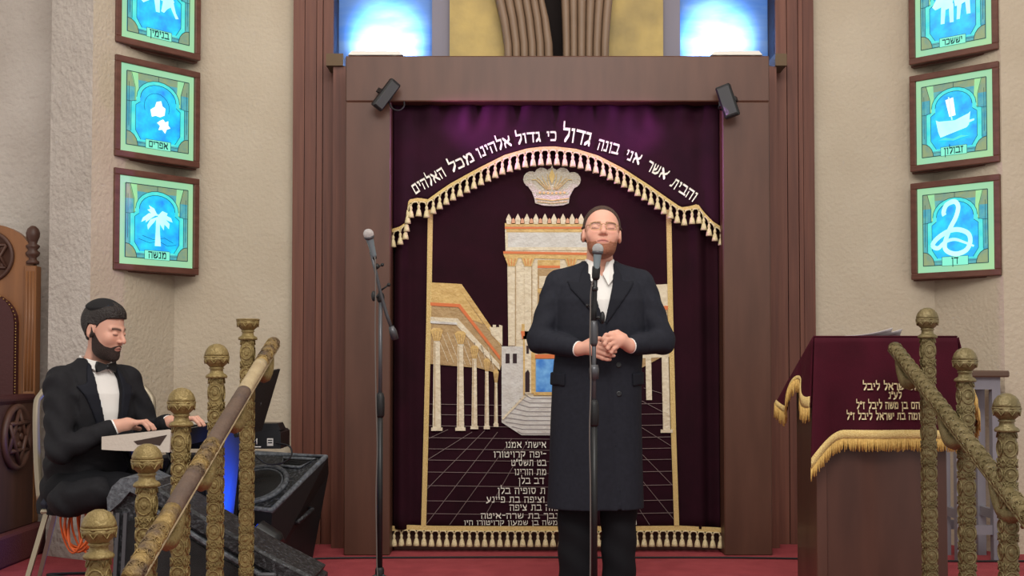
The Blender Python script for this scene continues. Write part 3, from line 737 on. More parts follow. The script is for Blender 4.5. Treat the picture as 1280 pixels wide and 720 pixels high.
FIG = {
 'palm': [(5, [(-.035,-.27), (.045,-.27), (.03,-.1), (.03,.06), (-.02,.06), (-.025,-.1)]),
          (5, [(0,.08), (-.05,.16), (-.12,.19), (-.1,.15), (-.14,.14), (-.06,.08)]), (5, [(0,.1), (-.12,.1), (-.2,.04), (-.22,-.01), (-.16,.02), (-.16,-.01), (-.08,.05)]), (5, [(0,.07), (-.1,.03), (-.14,-.04), (-.13,-.09), (-.09,-.04), (-.05,.0)]),
          (5, [(0,.08), (.06,.14), (.13,.12), (.12,.09), (.18,.07), (.2,.02), (.12,.04)]), (5, [(0,.07), (.1,.05), (.16,0), (.15,-.06), (.1,-.02), (.05,0)]), (5, [(0,.1), (.05,.07), (.09,0), (.08,-.08), (.04,-.03), (.0,.02)])],
 'leaf': [(9, [(-.09,-.06), (-.11,.02), (-.05,.06), (-.03,.12), (.03,.14), (.05,.08), (.09,.06), (.08,-.02), (.02,-.05), (-.04,-.04)]),
          (9, [(.02,-.09), (.06,-.07), (.09,-.1), (.13,-.08), (.13,-.13), (.16,-.16), (.11,-.18), (.09,-.23), (.05,-.19), (.0,-.2), (.02,-.15), (-.02,-.12)])],
 'wolf': [(5, [(-.26,.0), (-.14,.16), (-.05,.22), (.04,.2), (.16,.12), (.2,.04), (.14,.0), (-.02,.04), (-.1,.02), (-.22,-.04)]),
          (5, [(-.08,.06), (.0,.06), (.0,-.12), (-.05,-.12)]), (5, [(.06,.1), (.18,.1), (.16,-.02), (.1,-.06), (.06,-.11), (.02,-.1)]), (5, [(.12,.1), (.18,.06), (.22,-.08), (.26,-.14), (.22,-.15), (.15,-.03)]),
          (5, [(.14,.1), (.2,.14), (.22,.22), (.2,.28), (.23,.28), (.26,.2), (.22,.08)]), (5, [(-.18,.08), (-.26,-.02), (-.22,-.05), (-.1,.02)]), (5, [(-.1,.2), (-.16,.3), (-.04,.3), (-.0,.2)])],
 'donkeys': [(5, [(-.26,.06), (-.18,.18), (-.06,.2), (.02,.12), (.0,.02), (-.08,.0), (-.14,.04), (-.22,.02)]), (5, [(-.14,.04), (-.08,.04), (-.1,-.16), (-.15,-.16)]), (5, [(-.04,.04), (.02,.06), (.02,-.16), (-.03,-.16)]),
          (5, [(.02,.14), (.16,.18), (.3,.14), (.28,.09), (.2,.06), (.1,.02), (.04,.02)]), (5, [(.07,.06), (.13,.06), (.1,-.14), (.06,-.14)]), (5, [(.17,.08), (.23,.08), (.24,-.1), (.19,-.1)]), (5, [(-.03,.14), (.03,.14), (.02,.3), (-.04,.3)])],
 'ship': [(5, [(-.23,.0), (-.19,-.02), (.02,-.03), (.2,.03), (.22,.05), (.2,-.1), (.17,-.13), (-.17,-.21), (-.2,-.14)]), (9, [(-.1,.22), (.0,.24), (.03,.03), (-.05,.02)]), (5, [(-.065,.25), (-.05,.25), (-.01,-.02), (-.025,-.02)]),
          (5, [(.2,-.05), (.27,-.04), (.27,-.06), (.2,-.08)]), (2, [(-.2,-.24), (-.1,-.22), (.0,-.24), (.1,-.21), (.2,-.23), (.1,-.24), (0,-.265), (-.1,-.25)])],
}
def tribe_panel(name, label, L, Rr, apexXY, zc, fig, word, mirror=1):
    """L, Rr: left and right bottom corners (x,y) of the front face; zc: centre height"""
    H = .566; L = Vector((L[0], L[1], 0)); Rr = Vector((Rr[0], Rr[1], 0)); u = (Rr-L); W = u.length; u.normalize(); n = Vector((u.y, -u.x, 0)); c = (L+Rr)/2+Vector((0, 0, zc))
    T = Matrix((( u.x, n.x, 0, c.x), (u.y, n.y, 0, c.y), (0, 0, 1, c.z), (0, 0, 0, 1)))   # local x right, y out of the wall, z up
    b = thing(name, label, 'light box', (c.x, c.y, c.z-H/2))
    m = MB(T); fw = .036
    for (x0, x1, z0, z1) in ((-W/2, W/2, H/2-fw, H/2), (-W/2, W/2, -H/2, -H/2+fw), (-W/2, -W/2+fw, -H/2+fw, H/2-fw), (W/2-fw, W/2, -H/2+fw, H/2-fw)): m.box(x0, x1, -.05, 0, z0, z1, .004)
    m.build('frame', M['box_wood'], b)
    m = MB(T)
    for (x0, x1, z0, z1) in ((-W/2-.012, W/2+.012, H/2-.02, H/2+.006), (-W/2-.012, W/2+.012, -H/2-.006, -H/2+.02), (-W/2-.012, -W/2+.014, -H/2, H/2), (W/2-.014, W/2+.012, -H/2, H/2)): m.box(x0, x1, -.095, -.05, z0, z1, .003)
    m.build('outer_moulding', M['box_wood'], b)
    a = T.inverted() @ Vector((apexXY[0], apexXY[1], c.z))
    m = MB(T); m.prism([(-W/2+.03, -.096), (W/2-.03, -.096), (a.x, a.y+.03)], -H/2+.012, H/2-.012, axis='z'); m.build('corner_housing', M['box_dark'], b)
    g = MB(T); iw, ih = W-2*fw, H-2*fw
    def pc(k, poly, lay, sx=iw, sz=ih):
        g.cur = k; y = -.018+lay*.0012
        p = [(x*sx, y, z*sz) for x, z in poly]; q = [(x*sx, y-.001, z*sz) for x, z in poly]; N = len(p)
        g.add(p+q, [tuple(range(N))]+[((i+1) % N, i, N+i, N+(i+1) % N) for i in range(N)], False)
    def ln(pts, lay, wd=.007):
        for (x0, y0), (x1, y1) in zip(pts[:-1], pts[1:]):
            d = math.hypot(x1-x0, y1-y0); 
            if d < 1e-6: continue
            nx, ny = -(y1-y0)/d*wd/2, (x1-x0)/d*wd/2
            pc(6, [(x0+nx, y0+ny), (x1+nx, y1+ny), (x1-nx, y1-ny), (x0-nx, y0-ny)], lay)
    pc(0, [(-.5,-.5), (.5,-.5), (.5,.5), (-.5,.5)], 0)
    pc(8, [(-.42,-.42), (.42,-.42), (.42,.42), (-.42,.42)], 1)
    pc(4, [(-.42,.25), (-.42,.42), (-.27,.42), (-.27,.25)], 2); pc(4, [(.27,.25), (.27,.42), (.42,.42), (.42,.25)], 2); pc(4, [(-.3,.42), (.3,.42), (.3,.34), (-.3,.34)], 2)
    pc(3, [(-.36,.42), (-.27,.42), (-.26,.25), (-.27,.08), (-.31,.08), (-.31,.25)], 3); pc(3, [(.27,.42), (.36,.42), (.31,.25), (.31,.08), (.27,.08), (.26,.25)], 3)
    ar = arc(0, .14, .29, .22, 0, 180)
    pc(2, [(.36,-.26), (.36,.08), (.29,.1)]+ar+[(-.29,.1), (-.36,.08), (-.36,-.26), (-.28,-.36), (.28,-.36)], 4)
    pc(1, [(.3,-.24), (.3,.05), (.24,.09)]+arc(0, .14, .24, .175, 0, 180)+[(-.24,.09), (-.3,.05), (-.3,-.24), (-.23,-.34), (.23,-.34)], 5)
    for s in (-1, 1):
        pc(4, [(s*.42, -.42), (s*.42, -.26)]+[(s*(.42-.15*math.cos(math.radians(t))), -.42+.16*math.sin(math.radians(t))) for t in (75, 55, 35, 15, 0)], 6)
        ln([(s*(.42-.15*math.cos(math.radians(t))), -.42+.16*math.sin(math.radians(t))) for t in (90, 70, 50, 30, 10, 0)], 7)
        ln([(s*.36, -.26), (s*.36, .08), (s*.29, .1)], 7, .005); ln([(s*.42, .08), (s*.36, .08)], 7, .005); ln([(s*.36, .42), (s*.31, .25), (s*.31, .08)], 7, .005)
        ln([(s*.39, .3), (s*.39, -.2)], 7, .004)
    ln([(-.42,-.42), (.42,-.42), (.42,.42), (-.42,.42), (-.42,-.42)], 7, .009)
    ln(arc(0, .14, .29, .22, 0, 180), 7, .006); ln(arc(0, .14, .24, .175, 0, 180), 7, .006); ln([(0, .36), (0, .42)], 7, .005)
    ln([(-.23,-.34), (-.3,-.24), (-.3,.05), (-.24,.09)], 7, .005); ln([(.23,-.34), (.3,-.24), (.3,.05), (.24,.09)], 7, .005)
    if fig == 'leaf': ln(arc(-.02, .06, .17, .16, -20, 200), 7, .004)
    if fig == 'palm': ln([(-.25,-.2), (-.1,-.24), (.02,-.21), (.14,-.26), (.26,-.24)], 7, .004); ln([(-.2,-.16), (-.05,-.2), (.1,-.17), (.22,-.22)], 7, .004)
    pc(7, [(-.17,-.43), (.17,-.43), (.17,-.325), (-.17,-.325)], 8); ln([(-.17,-.43), (.17,-.43), (.17,-.325), (-.17,-.325), (-.17,-.43)], 9, .004)
    for s in (-1, 1): ln([(s*.17,-.38), (s*.27,-.38)], 7, .004)
    g.build('glass_panel', G, b)
    f = MB(T); keep = g; g = f
    if fig == 'snake':
        body = [(-.13,.16), (-.14,.2), (-.1,.28), (0,.31), (.05,.25), (.02,.13), (-.07,-.02), (-.13,-.18), (-.1,-.26), (.02,-.3), (.15,-.26), (.2,-.16), (.17,-.07), (.05,-.02), (-.08,-.03), (-.22,-.1), (-.29,-.18), (-.22,-.22), (-.12,-.15), (0,-.13), (.12,-.17), (.24,-.22)]
        cm = catmull([(x, 0, z) for x, z in body], 5); pl = [(p.x, p.z) for p in cm]
        for i in range(len(pl)-1):
            (x0, y0), (x1, y1) = pl[i], pl[i+1]; d = max(math.hypot(x1-x0, y1-y0), 1e-6); t = i/len(pl); wd = .055*(1-max(0, t-.75)*2.6)
            nx, ny = -(y1-y0)/d*wd/2, (x1-x0)/d*wd/2; ex, ey = (x1-x0)*.25, (y1-y0)*.25
            pc(5, [(x0+nx-ex, y0+ny-ey), (x1+nx+ex, y1+ny+ey), (x1-nx+ex, y1-ny+ey), (x0-nx-ex, y0-ny-ey)], 10+(i % 2)*.3)
    else:
        for i, (k, poly) in enumerate(FIG[fig]): pc(k, poly, 10+i*.25)
    f.build('figure', G, b)
    t = MB(T); wd = word_width(word); sc = min(.26/wd, .075); ox = -wd*sc/2
    put_text(t, word, lambda x, y: ((ox+x*sc)*iw, -.006, (-.41+y*sc*.95)*ih), (0, .0015, 0)); t.build('name_lettering', G[6], b)
    return b
LC = [(PX(143, 6.60, 280), 6.60), (PX(249.5, 7.03, 280), 7.03), (-2.0, 7.1)]
for zpy, fig, word, lab in ((3, 'wolf', 'בנימין', 'backlit blue glass panel with a pale wolf, highest on the left wall'), (141, 'leaf', 'אפרים', 'backlit blue glass panel with white leaf shapes, middle of the left wall'), (278.5, 'palm', 'מנשה', 'backlit blue glass panel with a pale palm tree, lowest on the left wall')):
    tribe_panel('stained_glass_light_box', lab, LC[0], LC[1], LC[2], PZ(zpy, 6.82), fig, word)
RC = [(PX(1138, 7.03, 280), 7.03), (PX(1250, 6.66, 280), 6.66), (2.504, 7.1)]
for zpy, fig, word, lab in ((10, 'donkeys', 'יששכר', 'backlit blue glass panel with pale donkeys, highest on the right wall'), (147, 'ship', 'זבולון', 'backlit blue glass panel with a white sailing ship, middle of the right wall'), (285, 'snake', 'דן', 'backlit blue glass panel with a pale coiled snake, lowest on the right wall')):
    tribe_panel('stained_glass_light_box', lab, RC[0], RC[1], RC[2], PZ(zpy, 6.84), fig, word)
# ================================================================ carved throne at the left edge
M['throne'] = mat('throne_walnut', rgb(142,94,56), .42, grain=((6, 6, 1), 3, rgb(116,74,44), .25), coat=.1)
M['throne_dark'] = mat('throne_dark_walnut', rgb(84,54,42), .5, grain=((6, 6, 1), 3, rgb(66,42,34), .25))
M['leather'] = mat('maroon_leather', rgb(64,24,24), .5, bump=(60, .1))
M['nail'] = mat('brass_nail', rgb(160,128,80), .35, .7)
XT, YT = -2.95, 6.74
th = thing('throne', 'tall carved walnut throne with maroon leather back at the left edge', 'throne', (XT, 6.45, 0))
xr = -2.665; hw = xr-XT
m = MB()
outl = [(-hw+.03, .3), (hw-.03, .3), (hw-.03, 1.64)]+[(.255*math.cos(math.radians(a)), 1.64+.2*math.sin(math.radians(a))) for a in range(10, 171, 10)]+[(-hw+.03, 1.64)]
m.prism([(XT+x, z) for x, z in outl], YT, YT+.05); m.build('backrest', M['throne'], th)
for s in (-1, 1):
    m = MB(); x = XT+s*(hw-.035)
    m.box(x-.034, x+.034, YT-.03, YT+.045, .168, 1.60, .004)
    for k in (-.018, 0, .018): m.cone((x+k, YT-.03, .9), (x+k, YT-.03, 1.57), .007, .007, 8)
    m.build('post', M['throne'], th)
    MB().lathe([(.034, 1.60), (.036, 1.615), (.022, 1.625), (.02, 1.635), (.036, 1.65), (.04, 1.665), (.024, 1.68), (.036, 1.695), (.038, 1.705), (.022, 1.715), (.026, 1.73), (.036, 1.755), (.038, 1.775), (.03, 1.80), (.014, 1.815), (.002, 1.818)], (x, YT+.005, .012), 20).build('finial', M['throne_dark'], th)
def star(mb, c, r, ex, ez, nrm, wd):
    for q in (0, 1):
        p = [Vector(c)+Vector(ex)*(r*math.sin(math.radians(a+180*q)))+Vector(ez)*(r*math.cos(math.radians(a+180*q))) for a in (0, 120, 240)]
        for a, b in ((0, 1), (1, 2), (2, 0)): mb.tube([p[a]+Vector(nrm)*(.004*q), p[b]+Vector(nrm)*(.004*q)], wd, 4)
m = MB(); cz = 1.655
m.lathe([(.15, 0), (.15, .012), (.142, .02), (.13, .014), (.128, .008), (0.001, .008)], (XT, YT, cz), 40, R=Matrix.Rotation(math.pi/2, 3, 'X'))
star(m, (XT, YT-.012, cz), .125, (1, 0, 0), (0, 0, 1), (0, -1, 0), .010)
for k in range(6):
    a = math.radians(60*k+30); m.ball((XT+.1*math.cos(a), YT-.006, cz+.1*math.sin(a)), (.02, .008, .02), 8, 6)
m.ball((XT, YT-.008, cz), (.04, .01, .04), 12, 8); m.build('star_medallion', M['throne_dark'], th)
ph = hw-.105
lp = [(-ph, .5), (ph, .5), (ph, 1.28)]+[(ph*math.cos(math.radians(a)), 1.28+.17*math.sin(math.radians(a))) for a in range(15, 166, 15)]+[(-ph, 1.28)]
m = MB(); m.prism([(XT+x, z) for x, z in lp], YT-.035, YT); m.prism([(XT+x*.95, z) for x, z in lp], YT-.05, YT-.035); bp = m.build('back_cushion', M['leather'], th)
m = MB()
for i in range(len(lp)):
    a, b = Vector((lp[i][0], 0, lp[i][1])), Vector((lp[(i+1) % len(lp)][0], 0, lp[(i+1) % len(lp)][1])); n = max(1, int((b-a).length/.016))
    for k in range(n):
        p = a.lerp(b, k/n); m.ball((XT+p.x*.975, YT-.036, p.z), .0055, 6, 4)
m.build('nail_heads', M['nail'], bp)
for s in (-1, 1):
    x1 = XT+s*hw; x0 = x1-s*.05
    m = MB(); m.prism([(6.70, .17), (6.70, .86), (6.24, .84), (6.22, .80), (6.25, .55), (6.20, .48), (6.20, .17)], x0, x1, axis='x'); m.build('side_panel', M['throne_dark'], th)
    m = MB(); m.box(x0-s*.02, x1+s*.012, 6.12, 6.72, .835, .885, .02); m.build('arm_pad', M['leather'], th)
    m = MB(); R = Matrix.Rotation(s*math.pi/2, 3, 'Y'); c = (x1, 6.44, .66)
    m.lathe([(.175, 0), (.178, .02), (.165, .034), (.145, .026), (.14, .014), (.001, .014)], c, 36, R=R)
    star(m, (x1+s*.024, 6.44, .66), .145, (0, 1, 0), (0, 0, 1), (s, 0, 0), .013)
    for k in range(6):
        a = math.radians(60*k); m.ball((x1+s*.016, 6.44+.05*math.cos(a), .66+.05*math.sin(a)), (.012, .022, .022), 8, 6)
    m.build('star_medallion', M['throne_dark'], th)
m = MB(); m.box(XT-hw+.05, xr-.05, 6.18, YT, .17, .42, .01); m.build('seat_frame', M['throne_dark'], th)
m = MB(); m.box(XT-hw+.055, xr-.055, 6.16, YT-.05, .42, .52, .035); m.build('seat_cushion', M['leather'], th)
tag(MB().box(XT-hw-.08, xr+.06, 6.0, 6.79, 0, .165, .012).build('throne_platform', mat('platform_maroon', rgb(92,44,44), .8, bump=(120, .3))), 'low dark maroon platform under the throne', 'platform')
# ================================================================ brass stair railings
M['brass'] = mat('embossed_brass', rgb(146,126,80), .45, .35, noise=(30, .25, rgb(112,94,56)), bump=(90, .35))
M['brass_r'] = mat('embossed_brass_aged', rgb(128,114,80), .45, .4, noise=(24, .25, rgb(96,84,52)), bump=(70, .35))
M['tape_cream'] = mat('cream_tape', rgb(176,158,124), .7, noise=(14, .25, rgb(150,130,100)), bump=(60, .3))
M['tape_brown'] = mat('grey_brown_tape', rgb(100,80,66), .7, noise=(14, .25, rgb(82,66,58)), bump=(60, .3))
M['rail_worn'] = mat('worn_gilt_rail', rgb(150,124,76), .5, .35, noise=(16, .12, rgb(96,78,62)), bump=(70, .6))
PL = 1.26
def post_mesh(mat_, cap='ball'):
    """post body standing at the origin, top of the finial at z=PL; the finial is returned separately"""
    m = MB(); r = .0235; zt = PL-.115
    sec = [(r, -.7*r), (r, .7*r), (.7*r, r), (-.7*r, r), (-r, .7*r), (-r, -.7*r), (-.7*r, -r), (.7*r, -r)]
    m.prism(sec, 0, zt, axis='z')
    m.lathe([(.042, 0), (.042, .03), (.034, .045)], (0, 0, 0), 16)
    z = zt-.055; k = 0
    while z > .08:
        for dx, dy in ((0, -1), (1, 0), (-1, 0), (0, 1)):
            c = Vector((dx*(r+.0005), dy*(r+.0005), z)); u = Vector((abs(dy), abs(dx), 0))
            sx = 1.25 if k % 2 == 0 else 1.0
            m.torus(c, .0205, .0028, u, (0, 0, 1), 16, 5, sx)
            m.ball(c, (.0095 if dx == 0 else .0025, .0095 if dy == 0 else .0025, .0095*sx), 10, 6)
            for s in (-1, 1):
                cc = c+Vector((0, 0, s*.037*sx))
                for sgn in (-1, 1):
                    m.tube([cc+u*(sgn*(.003+.0185*t))+Vector((0, 0, s*(.012-.026*t*t))) for t in (0, .35, .7, 1)], .0024, 4)
                    m.tube([cc+u*(sgn*(.001+.012*t))+Vector((0, 0, s*(.001-.012*t*t))) for t in (0, .5, 1)], .0022, 4)
        z -= .082 if k % 2 == 0 else .078; k += 1
    m.lathe([(.036, 0), (.038, .006), (.034, .012), (.024, .018), (.022, .030), (.027, .034), (.022, .040)], (0, 0, zt-.004), 16)
    f = MB(); b = zt+.032
    pet = lambda a, q, z: 1+.05*abs(math.sin(4*a))
    f.lathe([(.020, 0), (.024, .004), (.034, .014), (.040, .026), (.0425, .036)], (0, 0, b), 32, mod=pet)
    f.lathe([(.0435, .035), (.0445, .038), (.0435, .041)], (0, 0, b), 24)
    if cap == 'ball':
        f.lathe([(.0425, .040), (.0415, .050), (.036, .064), (.026, .076), (.012, .083), (.001, .0845)], (0, 0, b), 24)
    else:
        f.lathe([(.0445, .040), (.046, .046), (.040, .047), (.001, .046)], (0, 0, b), 24)
    for q in range(8):
        a = 2*math.pi*q/8
        f.tube([(.041*math.cos(a+t), .041*math.sin(a+t), b+.037-.022*math.cos(4*t)**2) for t in (-.38, -.2, 0, .2, .38)], .0022, 4)
    return m, f
def railing(label, posts, railpts, brass, segs, inward, caps):
    """posts: (x, y, ztop); railpts: two ends of the handrail centre line; segs: (t0, t1, material, name)"""
    c = posts[0]; r = thing('stair_railing', label, 'stair railing', (c[0], c[1], 0))
    for i, (x, y, z) in enumerate(posts):
        T = Matrix.Translation((x, y, z-PL)); m, f = post_mesh(brass, caps[i]); m.T = f.T = T
        m.v = [T @ p for p in m.v]; f.v = [T @ p for p in f.v]
        p = m.build('post', brass, r); f.build('finial', brass, p)
    A, B = Vector(railpts[0]), Vector(railpts[1]); d, u, v, L = frame_from(A, B)
    up = Vector((0, 0, 1)); up = (up-d*up.dot(d)).normalized(); sd = d.cross(up)
    for t0, t1, mm, nm, orn in segs:
        m = MB(); n = max(2, int((t1-t0)*L/.03)); K = 16; vs = []
        for i in range(n+1):
            c = A.lerp(B, t0+(t1-t0)*i/n)
            for k in range(K):
                a = 2*math.pi*k/K; vs.append(c+sd*(.0265*math.cos(a))+up*(.0235*math.sin(a)))
        m.add(vs, [(i*K+k, i*K+(k+1) % K, (i+1)*K+(k+1) % K, (i+1)*K+k) for i in range(n) for k in range(K)]+[tuple(range(K)), tuple(range(n*K, n*K+K))], True)
        if orn:
            nb = int((t1-t0)*L/.055)
            for i in range(nb):
                c = A.lerp(B, t0+(t1-t0)*(i+.5)/nb)
                for ang in (90, 35, 145, -20, 200):
                    a = math.radians(ang); o = c+sd*(.026*math.cos(a))+up*(.023*math.sin(a)); tt = sd*(-math.sin(a))+up*math.cos(a)
                    m.torus(o, .013, .0022, d, tt, 12, 4); m.torus(o, .007, .002, d, tt, 8, 4)
        m.build(nm, mm, r)
    m = MB(); a, b = A-up*.026, B-up*.026
    m.tube([a+sd*(-inward*.021)+up*.012, b+sd*(-inward*.021)+up*.012], .006, 6); m.build('rail_edge_strip', M['tape_cream'] if inward > 0 else brass, r)
    for (x, y, z) in posts:
        t = ((Vector((x, y, 0))-A).dot(Vector((d.x, d.y, 0))))/(Vector((d.x, d.y, 0)).length_squared)
        c = A+d*t; m = MB(); hx = c.x-x
        pts = [c-up*.026-d*.13, c-up*.05-d*.08, c-up*.072-d*.01, c-up*.066+d*.05, c-up*.04+d*.10, c-up*.027+d*.13]
        m.tube(catmull(pts, 4), [.007+.019*math.sin(math.pi*i/20) for i in range(21)], 8)
        m.tube([Vector((x+hx*.25, y, c.z-.06)), Vector((x+hx*.6, y, c.z-.062)), c-up*.05], [.014, .013, .012], 8)
        m.tube([c-up*.026+d*.125, c-up*.022+d*.15, c-up*.035+d*.165, c-up*.048+d*.15], .008, 6)
        m.build('bracket', brass, r)
    return r
def post_at(px, py, s): D = F_PX/s; p = P(px, py, D); return (p.x, D, p.z)
lposts = [post_at(310, 387, 320), post_at(271, 430, 358), post_at(227, 485, 401), post_at(184, 555, 445), post_at(124, 637, 505)]
rl = [tuple(P(342, 428, 4.86)), tuple(P(164, 722, 3.02))]
railing('embossed brass stair railing on the left with a worn, tape-wrapped handrail', lposts, rl, M['brass'],
        [(0, .14, M['rail_worn'], 'handrail_end', True), (.14, .30, M['tape_cream'], 'cream_tape_wrap', False), (.30, .55, M['tape_brown'], 'brown_tape_wrap', False), (.55, .68, M['rail_worn'], 'handrail', True), (.68, .80, M['tape_brown'], 'brown_tape_wrap', False), (.80, .86, M['rail_worn'], 'handrail', False), (.86, 1, M['rail_worn'], 'handrail', True)], 1, ['cup', 'ball', 'ball', 'ball', 'ball'])
rposts = [post_at(1159, 385, 318), post_at(1206, 435, 355), post_at(1258, 492, 400)]
rr = [tuple(P(1118, 434, 4.88)), tuple(P(1330, 703, 3.35))]
railing('embossed brass stair railing on the right in front of the lectern', rposts, rr, M['brass_r'], [(0, 1, M['brass_r'], 'handrail', True)], -1, ['ball', 'ball', 'ball'])
# ================================================================ lectern with its cloth
M['lectern'] = mat('lectern_walnut', rgb(84,52,42), .4, grain=((4, 4, .8), 2.5, rgb(66,38,30), .25), coat=.1)
M['cloth'] = mat('maroon_velvet_cover', rgb(66,11,28), .82, noise=(5, .2, rgb(52,8,21)), bump=(300, .15), sheen=.35, spec=.15)
M['fringe'] = mat('gold_fringe', rgb(216,180,104), .6, noise=(120, .25, rgb(176,136,70)), sheen=.2)
YL = 5.1; lx0, lx1 = PX(1021, YL, 600), PX(1184, YL, 600)
le = thing('lectern', 'dark brown wooden lectern at the right under a maroon velvet cover', 'lectern', ((lx0+lx1)/2, 5.28, 0))
ztop, zback = PZ(424, YL), .965
m = MB(); m.box(lx0+.036, lx1-.036, YL+.012, YL+.03, .06, ztop-.03); m.build('front_panel', M['lectern'], le)
for x0, x1 in ((lx0, lx0+.045), (lx1-.045, lx1)):
    m = MB(); m.box(x0, x1, YL, YL+.05, 0, ztop-.02, .004); m.build('corner_post', M['lectern'], le)
for x0, x1 in ((lx0+.004, lx0+.026), (lx1-.026, lx1-.004)):
    m = MB(); m.prism([(YL+.05, 0), (5.47, 0), (5.47, zback-.03), (YL+.05, ztop-.04)], x0, x1, axis='x'); m.build('side_panel', M['lectern'], le)
m = MB(); m.box(lx0-.01, lx1+.01, YL-.012, 5.48, 0, .07, .006); m.build('plinth', M['lectern'], le)
m = MB(); m.prism([(YL-.005, ztop-.02), (YL-.005, ztop-.004), (5.56, zback-.004), (5.56, zback-.02)], lx0-.005, lx1+.02, axis='x'); m.build('desk_top', M['lectern'], le)
cl = thing('lectern_cover', 'maroon velvet cover with gold fringe and Hebrew embroidery draped over the lectern', 'cloth cover', ((lx0+lx1)/2, 5.3, ztop))
def top_z(y): return ztop+.004+(zback-ztop)*(y-YL)/(5.56-YL)
cxa, cxb = lx0-.01, PX(1195, YL, 424)
m = MB(); m.grid(lambda u, v: (cxa-.002+(cxb-cxa+.004)*u, YL-.012+(.475)*v, top_z(YL-.012+.475*v)+.003), 12, 12)
m.build('top_cloth', M['cloth'], cl, solid=.006)
zh = PZ(548, YL-.03)
def hem_z(u): return zh-.125*max(0, (.22-u)/.22)**1.6-.03*max(0, (u-.88)/.12)
def front(u, v, lift=0):
    t = 1-v; x = cxa+(cxb-cxa)*u+(-.035*t*(1-u)**2)*1.0+.03*t*u*u
    z = (top_z(YL)+.002)*v+hem_z(u)*t
    y = YL-.016-.022*t-.012*t*math.sin(u*16+1)-lift-.03*t*max(0, (.15-u)/.15)
    return Vector((x, y, z))
m = MB(); m.grid(lambda u, v: front(u, v), 60, 20); m.build('front_flap', M['cloth'], cl, solid=.006)
def left(u, v, lift=0):            # u from the front edge to the back edge
    t = 1-v; y = YL-.01+.47*u; z0 = top_z(y); L = .17+.05*math.sin(u*9+.6)+.10*max(0, (.25-u)/.25)-.06*u
    x = cxa-.004-(.010+.036*u)*t-.014*t*math.sin(u*13)-lift
    return Vector((x, y+.02*t*math.sin(u*8), z0-L*t))
m = MB(); m.grid(lambda u, v: left(u, v), 40, 12); m.build('left_flap', M['cloth'], cl, solid=.006)
def right(u, v, lift=0):
    t = 1-v; y = YL-.01+.47*u; z0 = top_z(y); L = .22+.03*math.sin(u*9)
    x = cxb+.006+(.05+.20*u)*t+.02*t*math.sin(u*12)+lift
    return Vector((x, y, z0-L*t))
m = MB(); m.grid(lambda u, v: right(u, v), 40, 12); m.build('right_flap', M['cloth'], cl, solid=.006)
def fringe_on(name, fn, n, bw, fl, out):
    m = MB(); m.grid(lambda u, v: fn(u, v*bw, .007), 40, 2); m.build('gold_band', M['gold_braid'], cl, solid=.004)
    s = MB()
    for i in range(n):
        u = (i+.5)/n; p = fn(u, 0, .006); j = random.uniform(-.006, .006); k = random.uniform(-.006, .006); q = fl*random.uniform(.85, 1.1)
        s.tube([p+Vector((0, 0, .004)), p+Vector((j*.4, k*.4, -q*.5)), p+Vector((j, k, -q))], [.0028, .0032, .0022], 4)
    s.build('fringe', M['fringe'], cl)
fringe_on('f', front, 200, .085, .052, 0); fringe_on('l', left, 120, .16, .062, 0); fringe_on('r', right, 90, .12, .06, 0)
def cover_line(t, x0, x1, ybase, hpx):
    m = MB(); W = word_width(t); sx = (x1-x0)/W
    def place(u, v):
        q = P(x0+u*sx, ybase-v*hpx, YL-.035)
        uu = (q.x-cxa)/(cxb-cxa); vv = (q.z-hem_z(uu))/(top_z(YL)-hem_z(uu)); f = front(uu, vv)
        return Vector((q.x, f.y-.014, q.z))
    put_text(m, t, place, (0, .003, 0)); m.build('embroidered_lettering', M['lettering'], cl)
M['lettering'] = mat('cream_thread', rgb(232,220,186), .5)
for t, x0, x1, y, h in (('בת ישראל ליבל', 1078, 1152, 487, 8), ('לע"נ', 1110, 1127, 498, 8), ('רהם בן משה ליבל ז"ל', 1070, 1154, 510.5, 8), ('רומה בת ישראל ליבל ז"ל', 1058, 1154, 524, 8)): cover_line(t, x0, x1, y, h)
# papers on the desk
pp = thing('paper_stack', 'few white sheets of paper lying on top of the lectern cover', 'papers', (PX(1092, 5.16, 420), 5.2, top_z(5.2)+.01))
for i, (a, b, y0, lift) in enumerate(((1056, 1116, 5.13, .006), (1066, 1128, 5.16, .014), (1060, 1122, 5.2, .02))):
    xa, xb = PX(a, y0, 420), PX(b, y0, 420)
    m = MB(); m.grid(lambda u, v: (xa+(xb-xa)*u+.03*v, y0+.24*v, top_z(y0+.24*v)+.014+lift+(.034*u*u+.004)*(1-v)+.02*v+.006*math.sin(u*5+i)*v), 8, 8); m.build('paper_sheet', mat('white_paper', rgb(198,190,192), .6), pp, solid=.0015)
# grey wooden high stool behind the lectern
M['stool'] = mat('grey_blue_paint', rgb(132,128,136), .55, noise=(6, .2, rgb(116,112,120)))
M['stool_top'] = mat('stool_top_wood', rgb(88,66,54), .5)
sx0, sx1, sy0, sy1 = PX(1189, 6.5, 600), 2.61, 6.42, 6.68
st = thing('high_table', 'tall grey-painted narrow table with a dark top behind the lectern', 'table', ((sx0+sx1)/2, 6.75, 0))
zt2 = PZ(463, 6.7)
MB().box(sx0-.06, sx1+.04, sy0-.03, sy1+.03, zt2-.035, zt2, .008).build('table_top', M['stool_top'], st)
m = MB(); m.box(sx0, sx1, sy0, sy1, zt2-.10, zt2-.035); m.build('apron', M['stool'], st)
for x in (sx0, sx1-.045):
    for y in (sy0, sy1-.045):
        m = MB(); m.box(x, x+.045, y, y+.045, 0, zt2-.1); m.build('leg', M['stool'], st)
for y in (sy0+.01, sy1-.035):
    m = MB(); m.box(sx0+.045, sx1-.045, y, y+.025, .14, .19); m.build('stretcher', M['stool'], st)
